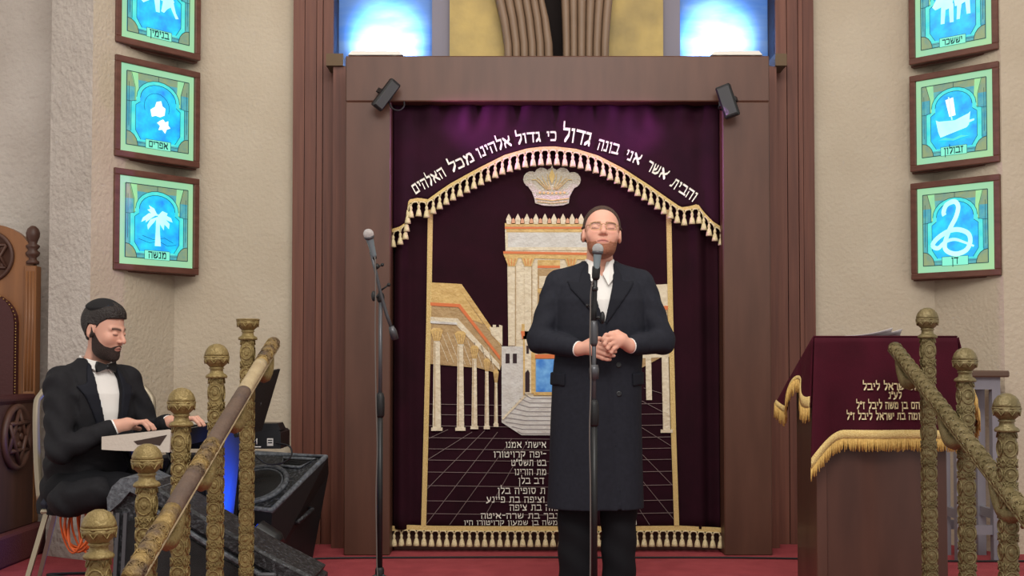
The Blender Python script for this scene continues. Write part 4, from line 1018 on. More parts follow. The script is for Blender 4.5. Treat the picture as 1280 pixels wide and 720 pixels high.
for x in (sx0+.01, sx1-.035):
    m = MB(); m.box(x, x+.025, sy0+.045, sy1-.045, .22, .27); m.build('stretcher', M['stool'], st)
# ================================================================ microphone stands
def mic_stand(label, X, Y, zjoint, micpts, boom_tail, clutch_z, cable_dx):
    s = thing('microphone_stand', label, 'microphone stand', (X, Y, 0))
    MB().cone((X, Y, .08), (X, Y, clutch_z), .0125, .0125, 12).build('lower_tube', M['black_metal'], s)
    MB().cone((X, Y, clutch_z-.02), (X, Y, zjoint), .0085, .0085, 12).build('upper_tube', M['grey_metal'], s)
    MB().lathe([(.013, -.06), (.019, -.05), (.02, 0), (.019, .03), (.013, .05)], (X, Y, clutch_z), 16).build('clutch', M['black_plastic'], s)
    for a in (90, 210, 330):
        m = MB(); c, q = math.cos(math.radians(a)), math.sin(math.radians(a))
        m.tube([(X, Y, .12), (X+.02*c, Y+.02*q, .11), (X+.30*c, Y+.30*q, .014)], [.011, .011, .010], 8); l = m.build('leg', M['black_metal'], s)
        MB().cone((X+.285*c, Y+.285*q, .017), (X+.32*c, Y+.32*q, .010), .014, .012, 8).build('rubber_foot', M['black_plastic'], l)
    MB().lathe([(.016, -.03), (.02, -.02), (.02, .02), (.016, .03)], (X, Y, .12), 14).build('leg_hub', M['black_plastic'], s)
    return s
def mic(name, label, tail, head, head_col, body, cable):
    A, B = Vector(tail), Vector(head); d, u, v, L = frame_from(A, B); R = Matrix((u, v, d)).transposed()
    if R.determinant() < 0: R = Matrix((-u, v, d)).transposed()
    t = thing(name, label, 'microphone', tuple(A))
    MB().lathe([(.009, -.012), (.0115, -.01), (.0125, 0), (.014, L*.4), (.0175, L*.74), (.018, L*.77)], A, 20, R=R).build('handle', body, t)
    m = MB(); m.lathe([(.0195, 0), (.0225, .004), (.0228, .010), (.0215, .014)], A+d*(L*.76), 24, R=R); m.build('collar_ring', M['grey_metal'], t)
    m = MB(); c = A+d*(L*.77+.020); m.ball(c, .0232, 24, 14); m.build('grille_head', head_col, t)
    m = MB(); m.tube(catmull([A-d*.005]+list(cable), 8), .0032, 6); m.build('cable', M['cable_grey'], t)
    return t
M['mic_head'] = mat('mic_grille', rgb(196,196,196), .4, .4, bump=(700, .7)); M['mic_body'] = mat('mic_body_grey', rgb(118,130,136), .4, .2); M['mic_white'] = mat('mic_grille_white', rgb(206,198,196), .5, .2, bump=(700, .7))
# stand in front of the singer
Ym = 4.93; Xm = PX(742.5, Ym); S = Ym/F_PX
zj = PZ(386, Ym)
ms = mic_stand('black microphone stand directly in front of the singing man', Xm, Ym, zj, None, None, PZ(515, Ym), 0)
m = MB(); j = Vector((Xm, Ym, zj))
m.lathe([(.010, -.075), (.016, -.06), (.017, 0), (.015, .02), (.011, .03)], (Xm, Ym, PZ(410, Ym)), 14); m.lathe([(.019, -.04), (.021, 0), (.016, .02)], (Xm, Ym, PZ(462, Ym)), 14); m.build('upper_clutch', M['grey_metal'], ms)
m = MB(); kx = P(753, 397, Ym-.01); m.tube([(Xm, Ym, kx.z), tuple(kx)], .006, 8); m.ball(kx, (.011, .016, .026), 12, 8); k2 = P(734, 382, Ym); m.tube([(Xm, Ym, k2.z), tuple(k2)], .004, 6); m.ball(k2, .007, 8, 6); m.build('tightening_knob', M['black_plastic'], ms)
bt = P(744, 349, Ym-.02)
m = MB(); m.tube([tuple(j-Vector((0, 0, .10))), tuple(j), (Xm+.004, Ym-.008, PZ(366, Ym)), tuple(bt)], [.011, .0115, .0095, .009], 10); m.ball(P(743.5, 361, Ym-.012), (.014, .012, .014), 12, 8); m.build('boom_section', M['black_metal'], ms)
m = MB(); a = P(744.5, 350, Ym-.02); b = P(745.5, 333, Ym-.02); d, u, v, L = frame_from(a, b); R = Matrix((u, v, d)).transposed(); m.lathe([(.011, 0), (.0165, .01), (.0175, L*.8), (.0165, L)], a, 14, R=R); m.build('mic_clip', M['black_plastic'], ms)
mic('microphone', 'grey vocal microphone with a silver grille at the singing man\'s chin', P(745, 344, Ym-.022), P(747.5, 309.5, Ym-.03), M['mic_head'], M['mic_body'],
    [P(741, 352, Ym-.02), P(738.5, 366, Ym-.016), P(738, 390, Ym-.02), P(737.5, 430, Ym-.022), P(738.5, 480, Ym-.02), P(737, 540, Ym-.022), P(738, 610, Ym-.02), P(738, 700, Ym-.02), P(737, 748, Ym-.03), (Xm-.03, Ym-.1, .008), (Xm-.2, Ym-.16, .006)])
# stand at the left
Yl = 5.35; Xl = PX(475.5, Yl); zj2 = PZ(372, Yl)
m2 = mic_stand('thin grey boom microphone stand to the left of the curtain', Xl, Yl, zj2, None, None, PZ(505, Yl), 0)
m = MB(); a = P(463.5, 314, Yl-.05); b = P(471, 345, Yl-.03); c = P(476, 368, Yl-.012); e = P(484, 395, Yl+.01); f2 = P(491, 414, Yl+.02)
m.tube([a, b, c, e, f2], [.0075, .0075, .008, .008, .008], 10); m.build('boom_arm', M['grey_metal'], m2)
m = MB(); g = P(494, 424, Yl+.03); m.tube([P(489, 408, Yl+.017), f2, g], [.012, .0175, .0165], 12); m.build('counterweight', M['grey_metal'], m2)
m = MB(); m.ball((Xl, Yl, zj2), (.018, .016, .026), 12, 8); q = P(486, 356, Yl-.02); m.tube([(Xl, Yl-.01, zj2+.03), tuple(q)], .004, 6); m.ball(q, .009, 8, 6); q = P(467, 370, Yl-.03); m.tube([(Xl, Yl, zj2), tuple(q)], .006, 6); m.ball(q, (.011, .011, .024), 8, 6); q = P(478, 331, Yl-.03); m.tube([P(470, 335, Yl-.03), q], .004, 6); m.ball(q, .008, 8, 6); m.ball(P(471, 333, Yl-.035), .013, 10, 6); m.ball(P(468, 322, Yl-.045), .011, 10, 6); m.build('swivel_joint', M['black_plastic'], m2)
mic('microphone', 'microphone with a pale grille on the boom stand left of the curtain', P(467, 318, Yl-.048), P(460.5, 292, Yl-.085), M['mic_white'], M['mic_body'],
    [P(469, 326, Yl-.055), P(469.5, 360, Yl-.05), P(469, 420, Yl-.03), P(470, 500, Yl-.03), P(471.5, 560, Yl-.03), P(470, 620, Yl-.03), P(471, 700, Yl-.03), P(470, 735, Yl-.04), (Xl-.1, Yl-.05, .006), (Xl-.3, Yl+.1, .006)])
# long cable along the foot of the portal
m = MB(); pts = [P(365, 695, 6.45), P(420, 691, 6.5), P(520, 691.5, 6.52), P(640, 691, 6.53), P(760, 691.5, 6.52), P(880, 691, 6.52), P(960, 693, 6.5), P(1060, 695, 6.45), P(1190, 690, 6.4), P(1290, 690, 6.4)]
pts = [Vector((p.x, p.y, .006)) for p in pts]; m.tube(catmull(pts, 8), .0055, 6)
tag(m.build('floor_cable', M['cable']), 'thin black cable lying on the red carpet along the foot of the portal', 'cable')
# ================================================================ people
def skin_mat():
    m = mat('skin', rgb(220,170,150), .5, spec=.3); nt = m.node_tree; b = nt.nodes['Principled BSDF']
    a = nt.nodes.new('ShaderNodeAttribute'); a.attribute_name = 'Col'; nt.links.new(a.outputs['Color'], b.inputs['Base Color'])
    b.inputs['Subsurface Weight'].default_value = .12; b.inputs['Subsurface Radius'].default_value = (.012, .005, .003); b.inputs['Subsurface Scale'].default_value = .5
    return m
M['skin'] = skin_mat()
M['suit'] = mat('black_suit_cloth', rgb(27,28,36), .8, noise=(60, .3, rgb(35,36,45)), bump=(420, .12), sheen=.12, spec=.2)
M['suit_black'] = mat('black_dinner_suit', rgb(25,24,27), .8, noise=(60, .3, rgb(32,31,35)), bump=(420, .12), sheen=.12, spec=.2)
M['lapel'] = mat('black_lapel_cloth', rgb(25,26,34), .78, bump=(420, .1), sheen=.12, spec=.2)
M['trouser'] = mat('black_trouser_cloth', rgb(20,20,24), .85, bump=(300, .12), spec=.2)
M['shirt'] = mat('white_shirt', rgb(228,224,220), .75, bump=(200, .08))
M['shoe'] = mat('black_shoe', rgb(16,16,17), .3)
M['hair_brown'] = mat('brown_hair', rgb(84,62,52), .6, grain=((60, 14, 14), 5, rgb(52,38,32), .2), bump=(120, .5))
M['hair_black'] = mat('dark_hair', rgb(26,20,19), .55, grain=((30, 30, 60), 5, rgb(40,31,28), .2), bump=(120, .5))
M['beard_red'] = mat('short_auburn_beard', rgb(160,104,78), .75, noise=(150, .3, rgb(136,84,62)), bump=(260, .6))
M['beard_dark'] = mat('dark_beard', rgb(40,28,25), .7, noise=(150, .3, rgb(58,42,36)), bump=(260, .6))
M['gold_frame'] = mat('thin_gold_frame', rgb(170,136,92), .3, .7)
M['lens'] = mat('spectacle_lens', rgb(120,125,125), .05); _b = M['lens'].node_tree.nodes['Principled BSDF']; _b.inputs['Alpha'].default_value = .04
M['button'] = mat('coat_button', rgb(30,30,34), .3)
M['kippah'] = mat('black_velvet_kippah', rgb(17,15,18), .85, sheen=.15)
M['satin'] = mat('black_satin', rgb(18,18,22), .4)
def headf(q):
    E, K = ellf, capf
    d = E(q, (0,.012,.04), (.076,.097,.092))
    d = smin(d, E(q, (0,-.02,-.03), (.067,.076,.085)), .03)
    d = smin(d, E(q, (0,-.042,-.083), (.047,.046,.036)), .03)
    d = smin(d, E(q, (0,-.078,-.103), (.022,.018,.018)), .02)
    for s in (-1, 1):
        d = smin(d, E(q, (s*.042,-.064,-.025), (.025,.022,.027)), .02)
        d = smin(d, K(q, (s*.008,-.088,.021), (s*.05,-.070,.022), .009, .008), .014)
    for s in (-1, 1):
        d = smax(d, -E(q, (s*.033,-.104,.003), (.019,.017,.012)), .012)
        d = smin(d, E(q, (s*.033,-.0815,.001), (.0155,.0115,.0115)), .004)
        d = smax(d, -K(q, (s*.020,-.0945,-.0035), (s*.046,-.0895,-.0035), .0012, .0012), .003)
        d = smin(d, E(q, (s*.079,.014,-.006), (.010,.020,.033)), .008)
        d = smax(d, -E(q, (s*.09,.010,-.004), (.008,.010,.018)), .006)
    d = smin(d, K(q, (0,-.088,.014), (0,-.113,-.027), .0075, .0125), .012)
    for s in (-1, 1): d = smin(d, E(q, (s*.0125,-.101,-.032), (.008,.010,.0075)), .006)
    d = smin(d, E(q, (0,-.092,-.061), (.023,.010,.0055)), .006); d = smin(d, E(q, (0,-.090,-.071), (.020,.010,.0065)), .006)
    d = smax(d, -K(q, (-.022,-.100,-.066), (.022,-.100,-.066), .0018, .0018), .003)
    return d
def polyf(x, z, poly):
    P_ = np.array(poly); d = np.full(x.shape, 1e9); s = np.ones(x.shape); n = len(P_)
    for i in range(n):
        a, b = P_[i], P_[i-1]; ex, ez = b-a; wx, wz = x-a[0], z-a[1]
        t = np.clip((wx*ex+wz*ez)/(ex*ex+ez*ez), 0, 1); d = np.minimum(d, (wx-ex*t)**2+(wz-ez*t)**2)
        c1 = z >= a[1]; c2 = z < b[1]; c3 = ex*wz > ez*wx
        f = (c1 & c2 & c3) | (~c1 & ~c2 & ~c3); s = np.where(f, -s, s)
    return s*np.sqrt(d)
HS, HWD = .945, 1.07
def to_head(q, T, s):
    R = np.array(T.to_3x3()); t = np.array(T.translation); return ((q-t) @ R)/(np.array([s*(HWD if s == HS else 1.0), s, s]))
def put_head(v, T, s): 
    c = T.translation; r = .16*s+.05
    v.put(lambda Q: headf(to_head(Q, T, s))*s, [x-r for x in c], [x+r for x in c], .012)
def part_on_head(name, T, s, region, lift, m, parent, W, h=.0030, disp=None):
    """a shell standing 'lift' off the head where region(q) < 0 (head coordinates)"""
    c = T.translation; r = .165*s
    v = Vol(axis(c.x-r, c.x+r, h), axis(c.y-r, c.y+r, h), axis(c.z-r, c.z+r, h)); Q = v.pts((slice(None),)*3); q = to_head(Q, T, s)
    d = headf(q)*s; L = lift(q) if callable(lift) else lift
    if disp is not None: d = d+disp(q)
    v.f = smax(d-L, region(q)*s, .004); v.f = np.maximum(v.f, -(d+.006))
    return skin_obj(name, v.mesh(), m, parent, W)
def head_colors(T, s, skin, brow, lip, beard=None, beard_region=None):
    sk, br, lp = [np.array(c[:3]) for c in (skin, brow, lip)]
    def f(pos):
        q = to_head(pos, T, s); col = np.tile(sk, (len(pos), 1)); x, y, z = np.abs(q[:, 0]), q[:, 1], q[:, 2]
        inh = (np.abs(q) < .16).all(1)
        def mix(w, c):
            nonlocal col
            w = np.clip(w, 0, 1)[:, None]; col = col*(1-w)+np.array(c)*w
        fr = (y < -.04) & inh
        blush = np.exp(-((x-.042)/.02)**2-((z+.022)/.02)**2)*fr; mix(.35*blush, sk*np.array([1.0, .74, .72]))
        mix(.4*np.exp(-((x)/.014)**2-((z+.028)/.014)**2)*fr, sk*np.array([1.0, .78, .75]))
        arch = .0245-((x-.034)/.03)**2*.006
        mix(.95*np.exp(-((z-arch)/.0062)**2)*((x > .011) & (x < .055))*fr, br*.75)
        mix(.75*np.exp(-((z+.0045+((x-.033)/.02)**2*-.003)/.0028)**2)*((x > .018) & (x < .048))*fr, br)
        mix(.8*np.exp(-(x/.021)**4-((z+.066)/.0085)**4)*fr, lp)
        mix(.9*np.exp(-((z+.066+.12*np.clip(x-.008, 0, 1))/.0026)**2)*(x < .025)*fr, lp*.3)
        mix(.5*np.exp(-((x-.0125)/.006)**2-((z+.038)/.004)**2)*fr, sk*.35) if False else None
        if beard is not None:
            w = np.clip(-beard_region(q)/.014, 0, 1)*inh; mix(w*.66, np.array(beard[:3]))
        return col
    return f
def front_y(v, x, z):
    i = np.argmin(abs(v.x-x)); k = np.argmin(abs(v.z-z)); c = v.f[i, :, k]; j = np.argmax(c < 0)
    if c[j] >= 0: return v.y[len(v.y)//2]
    if j == 0: return v.y[0]
    return v.y[j-1]+(v.y[j]-v.y[j-1])*c[j-1]/(c[j-1]-c[j])
def hand(v, wrist, palm, fingers, thumb, k=.004, s=1.0):
    v.cap(wrist, palm, .027*s, .029*s, .015)
    for f in fingers:
        v.cap(palm, f[0], .019*s, .0105*s, .012)
        v.chain(f, [.0098*s, .0092*s, .0082*s, .0072*s][:len(f)], k)
    v.chain(thumb, [.014*s, .0115*s, .0090*s][:len(thumb)], .006)
# ---------------------------------------------------------------- the singing man
SX, SY = .389, 5.30
W1 = Matrix.Translation((SX, SY, 0))
man = thing('person', 'bearded man in long black coat and glasses singing with clasped hands at the central microphone', 'person', (SX, SY, 0))
HT = Matrix.Translation((.006, -.035, 1.622)) @ Matrix.Rotation(math.radians(-13), 4, 'X') @ Matrix.Rotation(math.radians(2), 4, 'Y')
v = Vol(axis(-.36, .36, .011, [(-.135, .145, .0028)]), axis(-.31, .16, .008, [(-.29, .10, .0028)]), axis(-.005, 1.78, .012, [(1.055, 1.20, .0028), (1.48, 1.77, .0028)]))
put_head(v, HT, HS)
v.cap((0, .018, 1.42), (0, .0, 1.57), .062, .056, .02)
v.put(lambda Q: stackf(Q, [(.84,0,.02,.15,.10), (.95,0,.02,.165,.115), (1.1,0,.01,.15,.11), (1.28,0,.01,.17,.115), (1.38,0,.02,.16,.09), (1.45,0,.02,.07,.06)]), (-.25,-.2,.8), (.25,.2,1.5), .02)
for s in (-1, 1):
    v.cap((s*.05, .02, 1.42), (s*.165, .02, 1.39), .05, .045, .03)
    v.cap((s*.085, .02, .88), (s*.09, .01, .48), .085, .056, .03); v.cap((s*.09, .01, .48), (s*.09, .03, .09), .054, .038, .02)
    v.cap((s*.09, .04, .045), (s*.10, -.13, .03), .035, .025, .02)
RE, RW, LE, LW = (-.265, -.035, 1.155), (-.105, -.19, 1.115), (.268, -.035, 1.15), (.113, -.188, 1.128)
v.cap((-.175, .015, 1.385), RE, .048, .040, .02); v.cap(RE, RW, .039, .027, .015)
v.cap((.175, .015, 1.385), LE, .048, .040, .02); v.cap(LE, LW, .039, .027, .015)
hand(v, RW, (-.062, -.212, 1.118), [
    [(-.034,-.224,1.140), (.002,-.240,1.130), (.026,-.236,1.120), (.040,-.228,1.116)], [(-.030,-.230,1.122), (.008,-.248,1.110), (.034,-.242,1.104), (.048,-.232,1.102)],
    [(-.032,-.230,1.104), (.004,-.245,1.092), (.028,-.240,1.086), (.042,-.230,1.085)], [(-.038,-.222,1.088), (-.006,-.234,1.075), (.014,-.230,1.070), (.026,-.222,1.070)]],
    [(-.075,-.205,1.138), (-.042,-.222,1.158), (-.016,-.230,1.158)])
hand(v, LW, (.070, -.222, 1.150), [
    [(.036,-.242,1.172), (.006,-.262,1.172), (-.008,-.268,1.155), (-.006,-.262,1.140)], [(.034,-.250,1.156), (.010,-.274,1.152), (-.002,-.280,1.134), (.004,-.268,1.120)],
    [(.040,-.248,1.138), (.022,-.274,1.132), (.012,-.276,1.116), (.014,-.264,1.106)], [(.050,-.240,1.122), (.036,-.262,1.114), (.028,-.262,1.100), (.028,-.252,1.092)]],
    [(.088,-.206,1.166), (.058,-.214,1.184), (.026,-.222,1.180)])
def singer_beard(q):
    x, y, z = np.abs(q[..., 0]), q[..., 1], q[..., 2]
    cheek = np.interp(-y, [-.01, .02, .05, .075, .095, .12], [-.005, -.028, -.042, -.052, -.047, -.044])
    r = np.maximum(z-cheek, y-.016)
    r = np.maximum(r, -ellf(q, (0,-.095,-.066), (.022,.03,.0085)))
    return np.maximum(r, -(z+.135))
skin_obj('body', v.mesh(), M['skin'], man, W1, head_colors(HT, HS, rgb(214,160,140), rgb(92,60,48), rgb(190,112,104), rgb(176,112,88), singer_beard))
part_on_head('short_beard', HT, HS, lambda q: np.maximum(singer_beard(q)+.004, q[..., 2]+.062+.5*(np.abs(q[..., 0])-.045)*(np.abs(q[..., 0]) > .045)*-1), lambda q: .0012+.004*np.clip((-q[..., 2]-.070)/.04, 0, 1), M['beard_red'], man, W1)
def hair1(q):
    x, y, z = np.abs(q[..., 0]), q[..., 1], q[..., 2]
    line = np.interp(-y, [-.02, .0, .03, .06, .078], [-.05, .0, .055, .095, .115])           # hairline height from behind the ear to the brow
    r = np.maximum(line-z, -(z+.035)); r = np.where(y > .03, -(z+.035), r)
    ear = np.maximum(np.abs(y-.012)-.024, np.maximum(z-.028, -(z+.04)))
    return np.maximum(r, -ear-.002)
part_on_head('hair', HT, HS, hair1, lambda q: .006+.004*np.clip(q[..., 1]/.08, 0, 1), M['hair_brown'], man, W1)
def HP(T, s, x, y, z): return T @ Vector((x*s, y*s, z*s))
WH = W1 @ HT
gl = thing('eyeglasses', 'thin gold-framed eyeglasses worn by the singing man', 'glasses', tuple(HP(WH, HS, 0, -.118, .002)))
for s in (-1, 1):
    m = MB(WH); c = (s*.0355*HS, -.1145*HS, -.001); pts = []
    for i in range(24):
        a = 2*math.pi*i/24; ca, sa = math.cos(a), math.sin(a); e = 2/2.8
        px = .0250*math.copysign(abs(ca)**e, ca); pz = .0190*math.copysign(abs(sa)**e, sa)
        pts.append((c[0]+px*HS, c[1]+abs(c[0]+px)*.16-.004, c[2]+pz*HS))
    m.tube(pts, .0014, 6, closed=True); rim = m.build('lens_rim', M['gold_frame'], gl)
    m = MB(WH); m.add(pts, [tuple(range(24))]); m.build('lens', M['lens'], gl)
    m = MB(WH); m.tube([(s*.0575*HS, -.106*HS, .006), (s*.074*HS, -.085*HS, .010), (s*.079*HS, -.02*HS, .006), (s*.078*HS, .012*HS, .003)], .0014, 6); m.build('temple_arm', M['gold_frame'], gl)
m = MB(WH); m.tube([(-.011*HS, -.1175*HS, .004), (0, -.1215*HS, .008), (.011*HS, -.1175*HS, .004)], .0014, 6); m.build('bridge', M['gold_frame'], gl)
# coat
cv = Vol(axis(-.37, .37, .0052), axis(-.27, .21, .0058), axis(.405, 1.545, .0058))
cv.put(lambda Q: stackf(Q, [(.30,-.024,.01,.218,.165), (.421,-.024,.01,.214,.160), (.6,-.022,.008,.206,.152), (.8,-.020,.006,.200,.146), (1.0,-.014,.004,.196,.142), (1.1,-.006,.004,.194,.142), (1.22,0,.004,.203,.145), (1.33,0,.008,.204,.138), (1.40,0,.014,.190,.115), (1.45,0,.02,.13,.085), (1.50,0,.022,.072,.068)], 2.5), (-.3,-.25,.3), (.3,.25,1.6), .02)
for s, E_, W_ in ((-1, RE, RW), (1, LE, LW)):
    cv.cap((s*.055, .02, 1.458), (s*.172, .022, 1.420), .046, .052, .03)
    cv.cap((s*.182, .022, 1.400), E_, .066, .058, .014)
    e2 = tuple(Vector(E_).lerp(Vector(W_), .86)); cv.cap(E_, e2, .057, .043, .015)
Qc = cv.pts((slice(None),)*3); X_, Y_, Z_ = Qc[..., 0], Qc[..., 1], Qc[..., 2]
arm = (np.abs(X_) > .20)
wr = .0022*np.sin(Z_*70+np.abs(X_)*35+2*np.sin(Y_*25))*arm*(Z_ > 1.06)+.0025*np.sin(X_*26+.8+.6*np.sin(Z_*5))*np.clip((1.0-Z_)/.5, 0, 1)
cv.f = cv.f+wr
cv.f = np.maximum(cv.f, .421-Z_)
closed = cv.f.copy()
Vp = [(-.058, 1.56), (.058, 1.56), (.056, 1.47), (.050, 1.40), (.012, 1.235), (.004, 1.228), (-.046, 1.40), (-.056, 1.47)]
Vs = np.maximum(polyf(X_, Z_, Vp), Y_+.005)
cv.f = smax(closed, -Vs, .004)
cv.f = np.maximum(cv.f, -np.maximum(np.sqrt(X_**2+(Y_-.012)**2)-.060, 1.455-Z_))
edge = polyf(X_, Z_, [(.004, 1.24), (.012, 1.24), (.088, .30), (.08, .30)])
cv.f = np.where((Y_ < -.02) & (np.abs(edge) < .02), np.maximum(cv.f, closed+.0045*np.clip(1-np.abs(edge)/.006, 0, 1)), cv.f)
skin_obj('long_coat', cv.mesh(), M['suit'], man, W1)
def shell(name, poly, off, th_, m, base, vol, parent, W, yl=0.0, extra=None):
    d = np.maximum(np.abs(base-off)-th_, polyf(X_, Z_, poly)); d = np.maximum(d, Y_-yl)
    if extra is not None: d = np.maximum(d, extra)
    q = Vol(vol.x, vol.y, vol.z); q.f = d; return skin_obj(name, q.mesh(), m, parent, W, relax=1)
shell('lapel', [(-.050, 1.485), (-.045, 1.40), (.006, 1.232), (-.005, 1.222), (-.135, 1.375), (-.150, 1.415), (-.098, 1.408), (-.092, 1.44), (-.062, 1.50)], .003, .0058, M['lapel'], closed, cv, man, W1)
shell('lapel', [(.050, 1.485), (.049, 1.40), (.012, 1.228), (.020, 1.222), (.128, 1.375), (.145, 1.415), (.094, 1.408), (.090, 1.44), (.062, 1.50)], .003, .0058, M['lapel'], closed, cv, man, W1)
shell('pocket_flap', [(-.225, 1.016), (-.160, 1.012), (-.162, .955), (-.225, .958)], .002, .0055, M['lapel'], closed, cv, man, W1)
shell('pocket_flap', [(.195, 1.016), (.132, 1.012), (.134, .955), (.195, .958)], .002, .0055, M['lapel'], closed, cv, man, W1)
for bx, bz in ((.070, 1.046), (.071, .922)):
    y = front_y(cv, bx, bz); m = MB(W1); m.lathe([(.011, 0), (.0125, .002), (.011, .0045), (.007, .0035), (.001, .0035)], (bx, y+.001, bz), 18, R=Matrix.Rotation(math.pi/2, 3, 'X')); m.build('coat_button', M['button'], man)
# shirt, collar, cuffs
sv = Vol(axis(-.11, .11, .004), axis(-.16, .12, .004), axis(1.19, 1.56, .004))
sv.put(lambda Q: stackf(Q, [(1.15,0,.004,.16,.130), (1.22,0,.004,.16,.131), (1.33,0,.008,.16,.122), (1.40,0,.014,.13,.098), (1.44,0,.018,.09,.080), (1.475,0,.014,.068,.074), (1.53,0,.006,.0625,.068)], 2.2), (-.3,-.3,1.1), (.3,.3,1.6), .01)
Q = sv.pts((slice(None),)*3); sv.f = np.maximum(sv.f, np.abs(Q[..., 0])-.095)
sv.f = np.maximum(sv.f, -np.maximum(np.sqrt(Q[..., 0]**2+(Q[..., 1]-.005)**2)-.056, 1.44-Q[..., 2])); sv.f = np.maximum(sv.f, -np.maximum(polyf(Q[..., 0], Q[..., 2], [(-.036, 1.56), (.040, 1.56), (.008, 1.435), (.0, 1.435)]), Q[..., 1]+.02))
sv.f = np.maximum(sv.f, Q[..., 2]-1.512-.25*np.clip(Q[..., 1], -.06, .08))
sh = skin_obj('shirt', sv.mesh(), M['shirt'], man, W1)
for s in (-1, 1):
    m = MB(W1)
    a = [(s*.058, -.030, 1.512), (s*.040, -.064, 1.500), (s*.006, -.083, 1.445), (s*.030, -.110, 1.392), (s*.060, -.074, 1.432)]
    b = [(x*1.04, y+.010, z-.002) for x, y, z in a]; m.add(a+b, [tuple(range(5)), tuple(range(9, 4, -1))]+[(i, (i+1) % 5, 5+(i+1) % 5, 5+i) for i in range(5)]); m.build('collar_point', M['shirt'], man)
for E_, W_ in ((RE, RW), (LE, LW)):
    a, b = Vector(E_).lerp(Vector(W_), .78), Vector(E_).lerp(Vector(W_), .99); m = MB(W1); m.tube([a, b, b+(b-a).normalized()*.002], [.033, .0335, .030], 20); m.build('shirt_cuff', M['shirt'], man)
# trousers and shoes
tv = Vol(axis(-.24, .24, .007), axis(-.16, .18, .007), axis(.015, 1.0, .008))
for s, x0 in ((-1, -.108), (1, .080)):
    tv.cap((x0*.85, .02, .92), (x0, .005, .48), .105, .084, .02); tv.cap((x0, .005, .48), (x0+.002*s, .025, .05), .082, .072, .02)
Q = tv.pts((slice(None),)*3); tv.f = tv.f+.003*np.sin(Q[..., 2]*46+Q[..., 0]*30)*(Q[..., 2] < .5); tv.f = np.maximum(tv.f, .045-Q[..., 2]); tv.f = np.maximum(tv.f, Q[..., 2]-.98)
tv.f = np.where(Q[..., 2] < .80, np.maximum(tv.f, .006-np.abs(Q[..., 0]+.014)), tv.f)
skin_obj('trousers', tv.mesh(), M['trouser'], man, W1)
for x0 in (-.106, .084):
    q = Vol(axis(x0-.07, x0+.07, .006), axis(-.2, .13, .006), axis(-.01, .12, .006)); q.cap((x0, .05, .04), (x0, -.13, .030), .045, .036, .02); q.cap((x0, .04, .07), (x0, -.02, .06), .042, .038, .02)
    Q = q.pts((slice(None),)*3); q.f = np.maximum(q.f, .002-Q[..., 2]); skin_obj('shoe', q.mesh(), M['shoe'], man, W1)
# ---------------------------------------------------------------- the keyboard player
KX, KY = -1.926, 5.30
W2 = Matrix.Translation((KX, KY, 0))
pl = thing('person', 'seated bearded man in black dinner suit, bow tie and skullcap playing the keyboard', 'person', (KX, KY, 0))
PT = Matrix.Translation((.130, -.025, 1.198)) @ Matrix.Rotation(math.radians(75), 4, 'Z') @ Matrix.Rotation(math.radians(13), 4, 'X'); PS = .96
RB = Matrix.Rotation(math.radians(53), 3, 'Z'); RBn = np.array(RB)
def bt_(x, y, z): p = RB @ Vector((x, y, 0)); return (p.x+.07, p.y+.02, z)        # torso frame -> figure frame
def tof(Q): return (Q-np.array([.07, .02, 0])) @ RBn
pv = Vol(axis(-.2, .62, .011, [(.0, .27, .0030), (.30, .54, .0030)]), axis(-.42, .42, .011, [(-.17, .14, .0030)]), axis(-.005, 1.36, .012, [(.745, .85, .0030), (1.04, 1.35, .0030)]))
put_head(pv, PT, PS)
pv.cap(bt_(0, -.0, 1.0), (.115, -.005, 1.13), .060, .055, .02)
pv.put(lambda Q: stackf(tof(Q), [(.45,0,.04,.15,.11), (.6,0,.03,.15,.11), (.85,0,.01,.165,.11), (.95,0,.0,.15,.09), (1.04,0,-.01,.07,.06)]), (-.25,-.25,.4), (.35,.3,1.1), .02)
RS, LS = bt_(-.165, -.0, .965), bt_(.165, -.01, .975)
REl, RWr, LEl, LWr = (.015, -.22, .685), (.222, -.135, .782), (.27, .20, .735), (.395, .075, .790)
for S_, E_, W_ in ((RS, REl, RWr), (LS, LEl, LWr)): pv.cap(S_, E_, .047, .040, .02); pv.cap(E_, W_, .039, .027, .015)
RK, LK = (.40, -.17, .505), (.43, .10, .505)
for H_, K_, F_ in (((.02, -.07, .50), RK, (.40, -.16, .09)), ((.06, .10, .50), LK, (.47, .10, .09))):
    pv.cap(H_, K_, .082, .056, .02); pv.cap(K_, F_, .054, .038, .02); pv.cap((F_[0], F_[1], .045), (F_[0]+.15, F_[1]-.05, .03), .035, .024, .02)
def flat_hand(w, dx, dy, thumb_side, z):
    k = Vector((dx, dy, 0)).normalized(); n = Vector((-k.y, k.x, 0))*thumb_side; w = Vector(w)
    pal = w+k*.05+Vector((0, 0, .010)); f = []
    for off, L in ((.030, .072), (.010, .080), (-.012, .074), (-.032, .058)):
        a = w+k*.088+n*off+Vector((0, 0, .016)); f.append([tuple(a), tuple(a+k*(L*.5)+n*off*.12+Vector((0, 0, .004))), tuple(a+k*(L*.8)+n*off*.2+Vector((0, 0, -.014))), tuple(a+k*(L*.95)+n*off*.2+Vector((0, 0, -.030)))])
    th_ = [tuple(w+k*.03+n*.024), tuple(w+k*.065+n*.05+Vector((0, 0, -.006))), tuple(w+k*.095+n*.056+Vector((0, 0, -.014)))]
    hand(pv, tuple(w), tuple(pal), f, th_)
flat_hand(RWr, .96, .18, 1, 0); flat_hand(LWr, .98, -.12, -1, 0)
